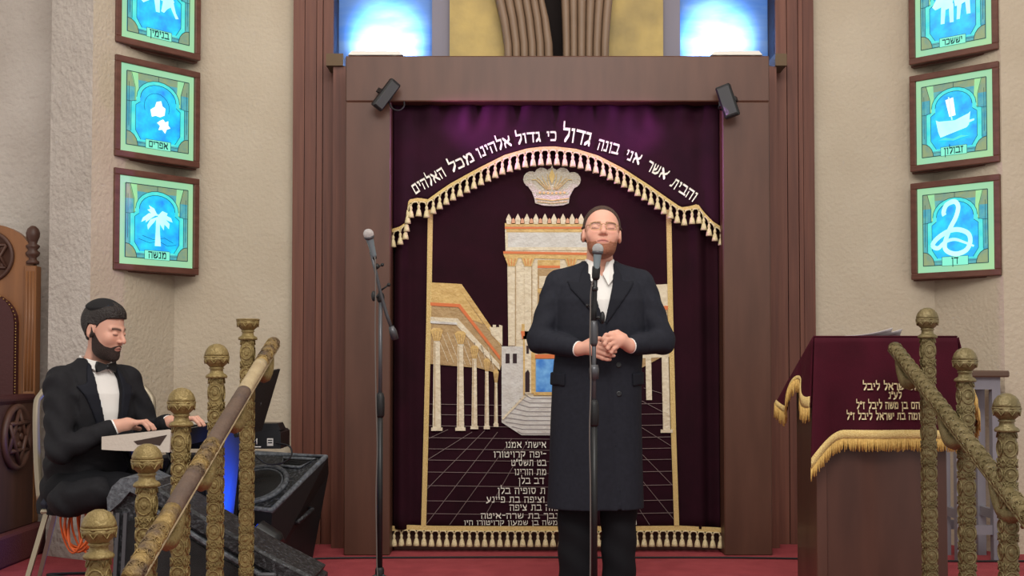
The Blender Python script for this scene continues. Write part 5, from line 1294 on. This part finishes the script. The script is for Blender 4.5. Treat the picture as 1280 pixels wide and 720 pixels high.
def p_beard(q):
    x, y, z = np.abs(q[..., 0]), q[..., 1], q[..., 2]
    cheek = np.interp(-y, [-.01, .01, .035, .06, .08, .095, .12], [.02, -.015, -.044, -.058, -.060, -.047, -.045])
    r = np.maximum(z-cheek, y-.014); r = np.maximum(r, -ellf(q, (0,-.095,-.067), (.020,.03,.0072)))
    return np.maximum(r, -(z+.15))
skin_obj('body', pv.mesh(), M['skin'], pl, W2, head_colors(PT, PS, rgb(206,156,136), rgb(36,26,23), rgb(172,108,100), rgb(62,44,38), p_beard))
part_on_head('beard', PT, PS, lambda q: p_beard(q)+.003, lambda q: .0018+.0055*np.clip((-q[..., 2]-.065)/.05, 0, 1), M['beard_dark'], pl, W2)
def hair2(q):
    x, y, z = np.abs(q[..., 0]), q[..., 1], q[..., 2]
    line = np.interp(-y, [-.02, .0, .02, .045, .07, .09], [-.05, -.01, .035, .06, .068, .072])
    r = np.where(y > .032, -(z+.055), np.maximum(line-z, -(z+.03)))
    ear = np.maximum(np.abs(y-.012)-.022, np.maximum(z-.026, -(z+.04)))
    return np.maximum(r, -ear-.002)
def quiff(q):
    x, y, z = q[..., 0], q[..., 1], q[..., 2]
    return .006+.010*np.clip((z-.05)/.05, 0, 1)*np.clip((-y+.02)/.07, 0, 1)+.0018*np.sin(q[..., 0]*160+q[..., 1]*60)
part_on_head('hair', PT, PS, hair2, quiff, M['hair_black'], pl, W2)
def kip(q): return np.linalg.norm(q-np.array([0, .030, .125]), axis=-1)-.082
part_on_head('skullcap', PT, PS, lambda q: np.maximum(kip(q), (.062+.35*(q[..., 1]-.03))-q[..., 2]), .0145, M['kippah'], pl, W2)
# jacket
jv = Vol(axis(-.24, .46, .0055), axis(-.36, .36, .0058), axis(.40, 1.12, .0055))
jk = [(.40,0,.05,.205,.150), (.47,0,.045,.203,.150), (.56,0,.035,.19,.142), (.70,0,.022,.184,.136), (.84,0,.008,.194,.136), (.92,0,.0,.19,.126), (.98,0,-.004,.16,.105), (1.03,0,-.006,.10,.08), (1.075,0,-.008,.068,.066)]
jv.put(lambda Q: stackf(tof(Q), jk, 2.4), (-.3,-.36,.35), (.42,.36,1.2), .02)
QJ = jv.pts((slice(None),)*3); TF = tof(QJ); X_, Y_, Z_ = TF[..., 0], TF[..., 1], TF[..., 2]
JW = .0042*np.sin(Z_*60+X_*42+2*np.sin(Y_*30))*((np.abs(X_) > .13) | (Z_ < .62))
for s in (-1, 1): jv.cap(bt_(s*.05, .0, 1.022), bt_(s*.155, .0, .985), .045, .055, .03)
jclosed = jv.f.copy()
VJ = [(-.055, 1.12), (.055, 1.12), (.062, 1.03), (.064, .93), (.052, .80), (.040, .72), (.026, .70), (.012, .70), (.0, .72), (-.024, .80), (-.056, .93), (-.062, 1.03)]
jv.f = smax(jclosed, -np.maximum(polyf(X_, Z_, VJ), Y_+.01), .004)
jv.f = np.maximum(jv.f, -np.maximum(np.sqrt(X_**2+(Y_+.012)**2)-.060, 1.03-Z_))
for s, S_, E_, W_ in ((-1, RS, REl, RWr), (1, LS, LEl, LWr)):
    jv.cap(S_, E_, .066, .057, .018)
    jv.cap(E_, tuple(Vector(E_).lerp(Vector(W_), .88)), .055, .041, .015)
jv.cap((.03, -.16, .47), (.17, -.19, .50), .080, .07, .03)
jv.f = jv.f+JW
skin_obj('jacket', jv.mesh(), M['suit_black'], pl, W2)
shell('lapel', [(-.060, 1.05), (-.058, .93), (-.026, .80), (-.002, .71), (-.03, .71), (-.108, .90), (-.140, .955), (-.098, .968), (-.094, .99), (-.066, 1.06)], .003, .006, M['lapel'], jclosed, jv, pl, W2)
shell('lapel', [(.060, 1.05), (.066, .93), (.052, .80), (.042, .68), (.062, .69), (.112, .90), (.135, .955), (.098, .968), (.094, .99), (.066, 1.06)], .003, .006, M['lapel'], jclosed, jv, pl, W2)
sv = Vol(axis(-.15, .26, .0042), axis(-.2, .2, .0042), axis(.5, 1.13, .0042)); Q = sv.pts((slice(None),)*3); q = tof(Q)
d = stackf(q, [(.5,0,.03,.15,.124), (.70,0,.022,.15,.124), (.84,0,.008,.15,.124), (.92,0,.0,.145,.114), (.98,0,-.004,.12,.094), (1.02,0,-.008,.07,.074), (1.09,0,-.016,.064,.066)], 2.2)
d = np.maximum(d, np.abs(q[..., 0])-.10); d = np.maximum(d, -np.maximum(np.sqrt(q[..., 0]**2+(q[..., 1]+.016)**2)-.058, 1.045-q[..., 2]))
d = np.maximum(d, q[..., 2]-1.082+.25*np.clip(-q[..., 1], -.05, .08)); d = np.maximum(d, -np.maximum(np.abs(np.abs(q[..., 0]-.002)-.016)-.0012, q[..., 1]+.02)*1.0) if False else d
sv.f = d; skin_obj('shirt', sv.mesh(), M['shirt'], pl, W2)
TB = W2 @ (Matrix.Translation((.07, .02, 0)) @ RB.to_4x4())
for s in (-1, 1):
    m = MB(TB); a = [(s*.060, -.040, 1.075), (s*.035, -.072, 1.062), (s*.004, -.088, 1.045), (s*.030, -.098, 1.012), (s*.058, -.082, 1.030)]
    b = [(x*1.03, y+.009, z-.002) for x, y, z in a]; m.add(a+b, [tuple(range(5)), tuple(range(9, 4, -1))]+[(i, (i+1) % 5, 5+(i+1) % 5, 5+i) for i in range(5)]); m.build('collar_point', M['shirt'], pl)
m = MB(TB)
for s in (-1, 1):
    vs = [(s*.004, -.100, 1.046), (s*.004, -.100, 1.030), (s*.046, -.090, 1.014), (s*.050, -.088, 1.040), (s*.046, -.090, 1.062)]; vb = [(x, y-.014, z) for x, y, z in vs]
    m.add(vs+vb, [tuple(range(5)), tuple(range(9, 4, -1))]+[(i, (i+1) % 5, 5+(i+1) % 5, 5+i) for i in range(5)])
m.ball((0, -.108, 1.038), (.010, .010, .012), 12, 8); m.build('bow_tie', M['satin'], pl)
for E_, W_ in ((REl, RWr), (LEl, LWr)):
    a, b = Vector(E_).lerp(Vector(W_), .80), Vector(E_).lerp(Vector(W_), 1.0); m = MB(W2); m.tube([a, b, b+(b-a).normalized()*.002], [.0325, .033, .0295], 20); m.build('shirt_cuff', M['shirt'], pl)
tv = Vol(axis(-.18, .62, .008), axis(-.34, .28, .008), axis(.04, .66, .008))
for H_, K_, F_ in (((.0, -.08, .50), RK, (.40, -.16, .09)), ((.05, .12, .50), LK, (.47, .10, .09))):
    tv.cap(H_, K_, .098, .074, .03); tv.cap(K_, F_, .072, .062, .02)
Q = tv.pts((slice(None),)*3); tv.f = tv.f+.003*np.sin(Q[..., 0]*50+Q[..., 2]*20); tv.f = np.maximum(tv.f, .06-Q[..., 2]); skin_obj('trousers', tv.mesh(), M['trouser'], pl, W2)
for F_ in ((.40, -.16), (.47, .10)):
    q = Vol(axis(F_[0]-.1, F_[0]+.24, .006), axis(F_[1]-.13, F_[1]+.1, .006), axis(-.01, .13, .006)); q.cap((F_[0]-.02, F_[1], .045), (F_[0]+.16, F_[1]-.05, .032), .046, .036, .02); q.cap((F_[0], F_[1], .08), (F_[0]+.05, F_[1]-.02, .06), .042, .036, .02)
    Q = q.pts((slice(None),)*3); q.f = np.maximum(q.f, .002-Q[..., 2]); skin_obj('shoe', q.mesh(), M['shoe'], pl, W2)
# ================================================================ chair under the player
M['chair_frame'] = mat('beige_chair_frame', rgb(150,138,118), .4, .35)
M['chair_cloth'] = mat('dark_blue_chair_fabric', rgb(28,30,44), .85, bump=(200, .2), sheen=.2)
chx, chy, rot = KX+.03, KY+.10, math.radians(14)
CT = Matrix.Translation((chx, chy, 0)) @ Matrix.Rotation(rot, 4, 'Z')
ch = thing('banquet_chair', 'beige metal-framed banquet chair with dark fabric under the keyboard player', 'chair', (chx, chy, 0))
hw = .245
m = MB(CT); pts = [(-hw+.02, .16, .43), (-hw, .20, .60), (-hw-.012, .245, .84), (-hw+.005, .258, .905), (-hw+.06, .266, .945), (0, .268, .955), (hw-.06, .266, .945), (hw-.005, .258, .905), (hw+.012, .245, .84), (hw, .20, .60), (hw-.02, .16, .43)]
m.tube(catmull(pts, 5), .0175, 10); m.build('back_frame', M['chair_frame'], ch)
m = MB(CT)
def backpad(u, v, s): 
    x = (-hw+.03)+(2*hw-.06)*u; z = .52+.405*v; e = .035*max(0, v-.8)/.2*(abs(2*u-1)**4)
    return (x, .19+.075*((z-.5)/.45)+s*.018*(1-abs(2*u-1)**6)-.004, z-e)
m.grid(lambda u, v: backpad(u, v, -1), 14, 12); m.grid(lambda u, v: backpad(u, v, 1), 14, 12); m.build('backrest', M['chair_cloth'], ch)
m = MB(CT); m.box(-.18, .22, -.21, .20, .425, .475, .022); m.build('seat', M['chair_cloth'], ch)
m = MB(CT); fr = [(-.17, -.20, .418), (.21, -.20, .418), (.21, .19, .418), (-.17, .19, .418)]; m.tube(fr, .011, 8, closed=True, smooth=False); m.build('seat_frame', M['chair_frame'], ch)
for sx in (-1, 1):
    for sy, y0, y1 in ((-1, -.19, -.27), (1, .18, .30)):
        m = MB(CT); a = Vector((sx*.15, y0, .425)); b = Vector((sx*.255, y1, .008)); m.tube([a, b], [.0145, .0125], 4, smooth=False); l = m.build('leg', M['chair_frame'], ch)
        m = MB(CT); m.tube([b+(a-b)*.05, b-(a-b)*.012], [.016, .016], 8); m.build('foot_cap', M['black_plastic'], l)
# orange cable coil hung below the seat
M['orange'] = mat('orange_cable', rgb(206,92,40), .5)
oc = P(99, 657, 5.16)
m = MB()
for i in range(9):
    q = i/8; c = oc+Vector((.012*(i-4)*.55, .004*i, .004*math.sin(i*2.1))); r1, r2 = .052+.006*math.sin(i*1.7), .108+.008*math.cos(i*2.3)
    pts = [c+Vector((r1*math.cos(2*math.pi*k/28)+.012*math.sin(i), .02*math.sin(4*math.pi*k/28+i), r2*math.sin(2*math.pi*k/28))) for k in range(28)]
    m.tube(pts, .0048, 6, closed=True)
m.tube([oc+Vector((0, 0, .09)), oc+Vector((.005, .01, .12)), oc+Vector((0, .02, .155))], .0048, 6)
tag(m.build('cable_coil', M['orange']), 'orange cable coiled and hung beneath the front of the banquet chair', 'cable')
m = MB()
for pts in ([(-2.65, 5.75), (-2.35, 5.86), (-2.05, 5.80), (-1.8, 5.92), (-1.55, 5.8)], [(-2.72, 5.6), (-2.4, 5.68), (-2.15, 5.86), (-2.3, 5.98), (-2.05, 6.02), (-1.7, 5.9), (-1.55, 5.98)]):
    m = MB(); m.tube(catmull([(x, y, .008) for x, y in pts], 8), .007, 6)
    tag(m.build('floor_cable', M['cable']), 'black cable crossing the red carpet between throne and chair, %s' % ('running straight across' if pts[0][0] > -2.7 else 'with a loop in it'), 'cable')
# ================================================================ keyboard
M['kb_cheek'] = mat('keyboard_end_cheek', rgb(196,184,172), .5, bump=(90, .1)); M['kb_body'] = mat('keyboard_black', rgb(20,20,24), .35); M['key_white'] = mat('white_key', rgb(226,226,226), .3); M['key_black'] = mat('black_key', rgb(14,14,15), .3)
kx0, kx1, ky0, ky1 = PX(127, 5.09, 550), PX(213.5, 5.09, 550), 5.09, 6.12
kz = PZ(562, 5.09); kt0, kt1 = PZ(546, 5.09), PZ(537, 5.09)
kb = thing('keyboard', 'stage keyboard with pale end cheek played by the seated man', 'keyboard', ((kx0+kx1)/2, 5.6, kz))
m = MB(); m.prism([(kx0+.004, kz), (kx0+.004, kt0-.03), (kx0+.15, kt0-.028), (kx0+.16, kt0-.004), (kx1-.004, kt1-.012), (kx1-.004, kz)], ky0+.018, ky1-.018); m.build('body', M['kb_body'], kb)
for y0, y1 in ((ky0, ky0+.018), (ky1-.018, ky1)):
    m = MB(); m.prism([(kx0, kz), (kx0, kt0), (kx1-.012, kt1), (kx1, kt1-.006), (kx1-.006, kz-.012), (kx0+.06, kz-.004)], y0, y1)
    ck = m.build('end_cheek', M['kb_cheek'], kb)
    if y0 == ky0:
        m = MB(); A = [(167, 551.5), (209, 543.5), (200, 557), (186, 554.5), (172, 556)]; m.prism([(P(x, y, ky0).x, P(x, y, ky0).z) for x, y in A], ky0-.002, ky0+.004); m.build('cheek_recess', M['box_dark'], ck)
nW = 42; wk = (ky1-ky0-.06)/nW
for i in range(nW):
    y = ky0+.03+i*wk; m = MB(); m.box(kx0+.006, kx0+.150, y+.0006, y+wk-.0006, kt0-.026, kt0-.008, .002); m.build('white_key', M['key_white'], kb)
for i in range(nW-1):
    if (nW-1-i) % 7 in (2, 6): continue
    y = ky0+.03+(i+1)*wk; m = MB(); m.box(kx0+.06, kx0+.150, y-.0055, y+.0055, kt0-.01, kt0+.003, .002); m.build('black_key', M['key_black'], kb)
ks = thing('keyboard_stand', 'black folding stand carrying the stage keyboard', 'keyboard stand', ((kx0+kx1)/2, 5.6, 0))
for y in (5.3, 5.9):
    for s in (-1, 1):
        m = MB(); c = (kx0+kx1)/2; m.tube([(c-s*.21, y+s*.013, .02), (c+s*.12, y+s*.013, kz-.012)], .013, 8); m.build('leg', M['black_metal'], ks)
for z, x in ((.03, -.2), (.03, .2)):
    m = MB(); c = (kx0+kx1)/2; m.tube([(c+x, 5.25, z-.01), (c+x, 5.95, z-.01)], .012, 8); m.build('foot_bar', M['black_metal'], ks)
# ---------------------------------------------------------------- second keyboard behind, facing the room with its back
dx0, dx1, dy0, dy1 = PX(236, 6.02, 545), PX(351, 6.02, 545), 6.02, 6.26
dz0, dz1 = PZ(561, 6.02), PZ(541, 6.02)
dp = thing('digital_piano', 'black digital piano seen from behind beside the brass railing', 'piano', ((dx0+dx1)/2, 6.18, 0))
m = MB(); m.prism([(dx0, dz0), (dx0, dz1), (dx0+.01, dz1+.012), (dx0+.34, dz1+.012), (dx1-.012, dz1+.012), (dx1, dz1), (dx1, dz0)], dy0, dy1); m.build('body', M['kb_body'], dp)
m = MB(); m.prism([(dx0+.03, dz1+.012), (dx0+.05, dz1+.048), (dx1-.02, dz1+.046), (dx1-.004, dz1+.012)], dy0+.02, dy0+.16); m.build('control_panel', M['kb_body'], dp)
m = MB(); xa = PX(315, 6.02, 552); 
for seg in ([(0, 0), (0, .03), (.012, .012), (.024, .03), (.024, 0)],): m.tube([(xa+x, dy0-.002, dz0+.022+z) for x, z in seg], .0028, 4)
m.box(xa+.005, xa+.045, dy0-.003, dy0+.001, dz0+.008, dz0+.012)
m.build('brand_mark', M['thread'], dp)
m = MB(); xb = PX(334, 6.02, 552); m.box(xb, xb+.030, dy0-.003, dy0+.001, dz0+.015, dz0+.052); m.build('rating_label', M['ap_white'], dp)
m = MB(); m.box(xb+.004, xb+.026, dy0-.0042, dy0-.003, dz0+.040, dz0+.046); m.box(xb+.004, xb+.026, dy0-.0042, dy0-.003, dz0+.028, dz0+.034); m.build('label_print', M['kb_body'], dp)
for x in (dx0+.04, PX(288, 6.1, 600)):
    m = MB(); m.box(x, x+.04, dy0+.05, dy0+.09, 0, dz0, .004); m.box(x, x+.04, dy0+.02, dy1-.02, 0, .03, .004); m.build('leg', M['black_metal'], dp)
m = MB(); a = Vector((PX(346, 6.0, 552), dy0-.01, dz0+.03)); m.tube(catmull([a+Vector((0, .012, 0)), a, P(362, 558, 5.98), P(364, 570, 5.97), P(352, 579, 5.97), P(335, 580, 5.99), P(322, 572, 6.0), P(312, 562, 6.03), P(308, 566, 6.06)], 6), .0045, 6); m.build('power_cable', M['cable'], dp)
# ---------------------------------------------------------------- music desk
md = thing('music_stand', 'black music desk tilted behind the left brass railing', 'music stand', (PX(318, 5.8, 545), 5.8, 0))
A = [P(300, 545, 5.62), P(326, 538, 5.9), P(349, 461, 5.98), P(322, 468, 5.7)]; n = (A[1]-A[0]).cross(A[3]-A[0]).normalized()*.006
m = MB(); m.add([p-n for p in A]+[p+n for p in A], [(3, 2, 1, 0), (4, 5, 6, 7)]+[(i, (i+1) % 4, 4+(i+1) % 4, 4+i) for i in range(4)]); m.build('desk', M['black_plastic'], md)
m = MB(); u = (A[1]-A[0]); up = (A[3]-A[0]).normalized(); nn = n.normalized()*(-1 if n.x > 0 else 1)
m.tube([A[0]+nn*.02, A[1]+nn*.02], .012, 6); m.build('sheet_ledge', M['black_metal'], md)
c = (A[0]+A[1]+A[2]+A[3])/4; m = MB(); px_ = PX(309.5, c.y, 600); m.tube([c, (px_, c.y, c.z-.16), (px_, c.y, .06)], [.010, .010, .012], 8); m.build('pole', M['grey_metal'], md)
for a in (60, 180, 300):
    q, r = math.cos(math.radians(a)), math.sin(math.radians(a)); m = MB(); m.tube([(px_, c.y, .16), (px_+.2*q, c.y+.2*r, .012)], .008, 6); m.build('leg', M['black_metal'], md)
# ================================================================ floor speakers
def rot_box(mb, Q, d): pass
sp = thing('floor_speaker', 'large scuffed black loudspeaker lying at the front behind the brass posts', 'loudspeaker', (PX(260, 4.85, 700), 4.85, 0))
YB = 4.755; pf = lambda x, y: (P(x, y, YB).x, P(x, y, YB).z)
top = [(136, 622), (141, 608), (152, 599), (170, 598), (192, 606), (258, 648), (330, 690), (392, 722)]
prof = [pf(*p) for p in top]; z0 = 0.0
body = [(prof[0][0]+.02, z0)]+[(x+.01, z-.03) for x, z in prof]+[(prof[-1][0]+.01, z0)]
m = MB(); m.prism(body, YB+.02, YB+.30); m.build('cabinet', M['scuffed'], sp)
m = MB(); gp = [(prof[0][0]+.06, .03), (prof[0][0]+.06, prof[1][1]-.14)]+[(x, z-.125) for x, z in prof[4:]]; gp = [q for q in gp if q[1] > .02]+[(prof[-1][0]-.05, .03)]
m.prism(gp, YB+.012, YB+.03); m.build('grille', M['grille'], sp)
def band(name, pts, wd, y0, y1, mm, bev=.012):
    m = MB(); N = len(pts); vs = []
    for i, (x, z) in enumerate(pts):
        a = pts[max(i-1, 0)]; b = pts[min(i+1, N-1)]; t = Vector((b[0]-a[0], b[1]-a[1])).normalized(); nx, nz = -t.y, t.x
        if nz < 0: nx, nz = -nx, -nz
        ring = [(0-bev, y0), (0, y0+bev), (0, y1-bev), (-bev, y1), (-wd+bev, y1), (-wd, y1-bev), (-wd, y0+bev), (-wd+bev, y0)]
        vs += [(x+nx*o, y, z+nz*o) for o, y in ring]
    m.add(vs, [(i*8+k, i*8+(k+1) % 8, i*8+8+(k+1) % 8, i*8+8+k) for i in range(N-1) for k in range(8)]+[tuple(range(8)), tuple(range((N-1)*8, N*8))], False)
    return m.build(name, mm, sp)
band('top_moulding', prof[2:], .070, YB, YB+.32, M['scuffed'])
band('lower_rim', [(x-.005, z-.085) for x, z in prof[4:]], .018, YB-.006, YB+.2, M['scuff_rim'], .005)
cc = prof[2]; m = MB()
m.prism([(prof[0][0], prof[0][1]-.06), (prof[0][0]-.004, prof[0][1]), (prof[1][0], prof[1][1]), (prof[2][0], prof[2][1]+.004), (prof[3][0], prof[3][1]+.006), (prof[4][0]+.02, prof[4][1]-.012), (prof[4][0]-.01, prof[4][1]-.07), (prof[3][0]-.02, prof[3][1]-.05), (prof[2][0]+.0, prof[2][1]-.09)], YB-.012, YB+.31)
m.build('corner_cap', M['scuff_rim'], sp)
for k in range(2):
    x = prof[0][0]+.012+.03*k; m = MB(); m.prism([(x, .02), (x+.014, .02), (x+.032, prof[0][1]-.06), (x+.018, prof[0][1]-.06)], YB-.004, YB+.04); m.build('side_rib', M['grey_metal'], sp)
m = MB(); e = prof[-2]; m.box(e[0]-.03, e[0]+.05, YB-.014, YB+.02, e[1]-.12, e[1]-.08, .008); m.build('corner_protector', M['grey_metal'], sp)
# wedge monitor by the wall
wm = thing('stage_monitor', 'black wedge stage monitor with round woofer beside the left wood cladding', 'stage monitor', (PX(340, 6.3, 680), 6.35, 0))
TL, TR, BR, BL = P(320, 566, 6.56), P(410, 571, 6.42), P(340, 641, 6.06), P(252, 630, 6.20)
ba = [Vector((BR.x-.02, BR.y+.04, 0)), Vector((TR.x-.10, TR.y+.13, 0)), Vector((TL.x-.05, TL.y+.20, 0)), Vector((BL.x-.02, BL.y+.06, 0))]
TRk, TLk = Vector((TR.x-.015, TR.y+.12, TR.z-.10)), Vector((TL.x, TL.y+.12, TL.z-.08))
m = MB(); m.add([TL, TR, BR, BL, ba[0], ba[1], ba[2], ba[3], TRk, TLk], [(0, 1, 2, 3), (3, 2, 4, 7), (2, 1, 8, 5, 4), (1, 0, 9, 8), (8, 9, 6, 5), (0, 3, 7, 6, 9), (4, 5, 6, 7)]); m.build('cabinet', M['black_plastic'], wm)
eu = (TR-TL); ev = (BL-TL); nb = eu.cross(ev).normalized(); nb = nb if nb.y < 0 else -nb
bp_ = lambda u, v, o=0: TL.lerp(TR, u).lerp(BL.lerp(BR, u), v)+nb*o
m = MB(); m.tube(catmull([bp_(.02, .02, .004), bp_(.98, .02, .004)], 1)+[bp_(.98, .98, .004), bp_(.02, .98, .004)], .016, 8, closed=True, smooth=True); m.build('baffle_rim', M['scuff_rim'], wm)
m = MB(); m.add([bp_(.05, .05, .005), bp_(.95, .05, .005), bp_(.95, .95, .005), bp_(.05, .95, .005)], [(0, 1, 2, 3)]); m.build('baffle', M['scuffed'], wm)
U_, V_ = eu.normalized(), (ev-eu.normalized()*ev.dot(eu.normalized())).normalized()
cw = bp_(.47, .60, .010); rw = min(eu.length, ev.length)*.36
m = MB(); m.torus(cw, rw, .014, U_, V_, 40, 8); m.torus(cw, rw*.86, .006, U_, V_, 40, 6); m.build('woofer_ring', M['scuff_rim'], wm)
m = MB(); vs = [cw-nb*.002+nb*(.012*(1-(r*r)))+U_*(rw*.97*r*math.cos(2*math.pi*k/32))+V_*(rw*.97*r*math.sin(2*math.pi*k/32)) for r in (1, .75, .5, .25, .02) for k in range(32)]
m.add(vs, [(i*32+k, i*32+(k+1) % 32, i*32+32+(k+1) % 32, i*32+32+k) for i in range(4) for k in range(32)], True); m.build('woofer_grille', M['grille'], wm)
m = MB(); hq = [bp_(.46, .09, .012), bp_(.90, .09, .012), bp_(.80, .25, .012), bp_(.56, .25, .012)]; m.tube(hq, .008, 6, closed=True); m.build('horn_rim', M['scuff_rim'], wm)
m = MB(); m.add([p-nb*.006 for p in hq], [(0, 1, 2, 3)])
for k in range(5): a, b = hq[0].lerp(hq[3], .15+.17*k), hq[1].lerp(hq[2], .15+.17*k); m.tube([a, b], .003, 4)
m.build('horn_grille', M['grille'], wm)
hs = (BR+TR)/2+Vector((-.03, .10, -.14)); sn = (TR-BR).normalized()
hd = Vector((BR.x+.055, (BR.y+TR.y)/2-.02, .25)); m = MB(); q0 = BR.lerp(TR, .45).lerp(ba[0].lerp(ba[1], .45), .45); q1 = BR.lerp(TR, .75).lerp(ba[0].lerp(ba[1], .75), .42); off = Vector((.02, -.012, 0)); m.tube([q0, q0+off, q1+off, q1], .012, 8); m.build('side_handle', M['scuffed'], wm)
# blue LED uplight and the panel it washes
M['blue_led'] = mat('blue_led_lens', rgb(10,60,255), .2, emit=(rgb(10,70,255), 4.0))
lp_ = P(322, 665, 5.62)
lu = thing('led_uplight', 'small black LED lamp glowing blue on the floor behind the front loudspeaker', 'stage light', (lp_.x, lp_.y, 0))
ld = Vector((-.80, .24, .42)).normalized(); c0 = Vector((lp_.x, lp_.y, lp_.z)); 
m = MB(); m.tube([c0-ld*.13, c0-ld*.10, c0-ld*.005, c0], [.035, .055, .058, .060], 20); m.build('can', M['black_metal'], lu)
m = MB(); m.tube([c0-ld*.004, c0+ld*.003], [.054, .054], 20); m.build('lens', M['blue_led'], lu)
m = MB()
sd_ = ld.cross(Vector((0, 0, 1))).normalized()
for s in (-1, 1): m.tube([c0-ld*.06+sd_*(s*.062), Vector((c0.x+.05, c0.y, .012))+sd_*(s*.062)], .006, 6)
m.box(c0.x-.02, c0.x+.12, c0.y-.07, c0.y+.07, 0, .014, .004); m.build('yoke', M['black_metal'], lu)
l = bpy.data.lights.new('led_beam', 'SPOT'); l.energy = 34; l.color = (.0, .13, 1.0); l.spot_size = math.radians(95); l.spot_blend = .6; l.shadow_soft_size = .03
o = bpy.data.objects.new('led_beam', l); C.objects.link(o); o.parent = lu; o.location = c0+ld*.02-lu.location; o.rotation_euler = ld.to_track_quat('-Z', 'Y').to_euler()
# speaker pole base panel washed blue
M['panel_grey'] = mat('grey_panel', rgb(56,66,92), .6)
pb = thing('stand_panel', 'upright grey panel washed in blue light between the brass posts', 'panel', (PX(278, 5.80, 640), 5.8, 0))
A = [P(262, 700, 5.72), P(282, 700, 5.86), P(301, 540, 5.90), P(276, 540, 5.76)]; A[0].z = A[1].z = .012; n = (A[1]-A[0]).cross(A[3]-A[0]).normalized()*.008
m = MB(); m.add([p-n for p in A]+[p+n for p in A], [(3, 2, 1, 0), (4, 5, 6, 7)]+[(i, (i+1) % 4, 4+(i+1) % 4, 4+i) for i in range(4)]); m.build('board', M['panel_grey'], pb)
m = MB(); m.box(A[0].x-.03, A[1].x+.05, 5.68, 5.92, 0, .014, .004); m.build('base_plate', M['black_metal'], pb)
# dark flight case under the digital piano, in the shade
fx0, fx1, fy0, fy1 = PX(190, 6.0, 600), PX(262, 6.0, 600), 5.95, 6.35
fz = PZ(572, 6.0)
fc = thing('flight_case', 'dark blue-black equipment case standing under the keyboards', 'case', ((fx0+fx1)/2, 6.15, 0))
m = MB(); m.box(fx0, fx1, fy0, fy1, 0, fz, .012); m.build('body', M['chair_cloth'], fc)
for x in (fx0, fx1):
    m = MB(); m.box(x-.006, x+.006, fy0-.006, fy1, .01, fz-.01, .003); m.build('edge_strip', M['grey_metal'], fc)
m = MB(); m.box(fx0, fx1, fy0-.005, fy0+.004, fz*.62, fz*.62+.012); m.build('lid_seam', M['grey_metal'], fc)
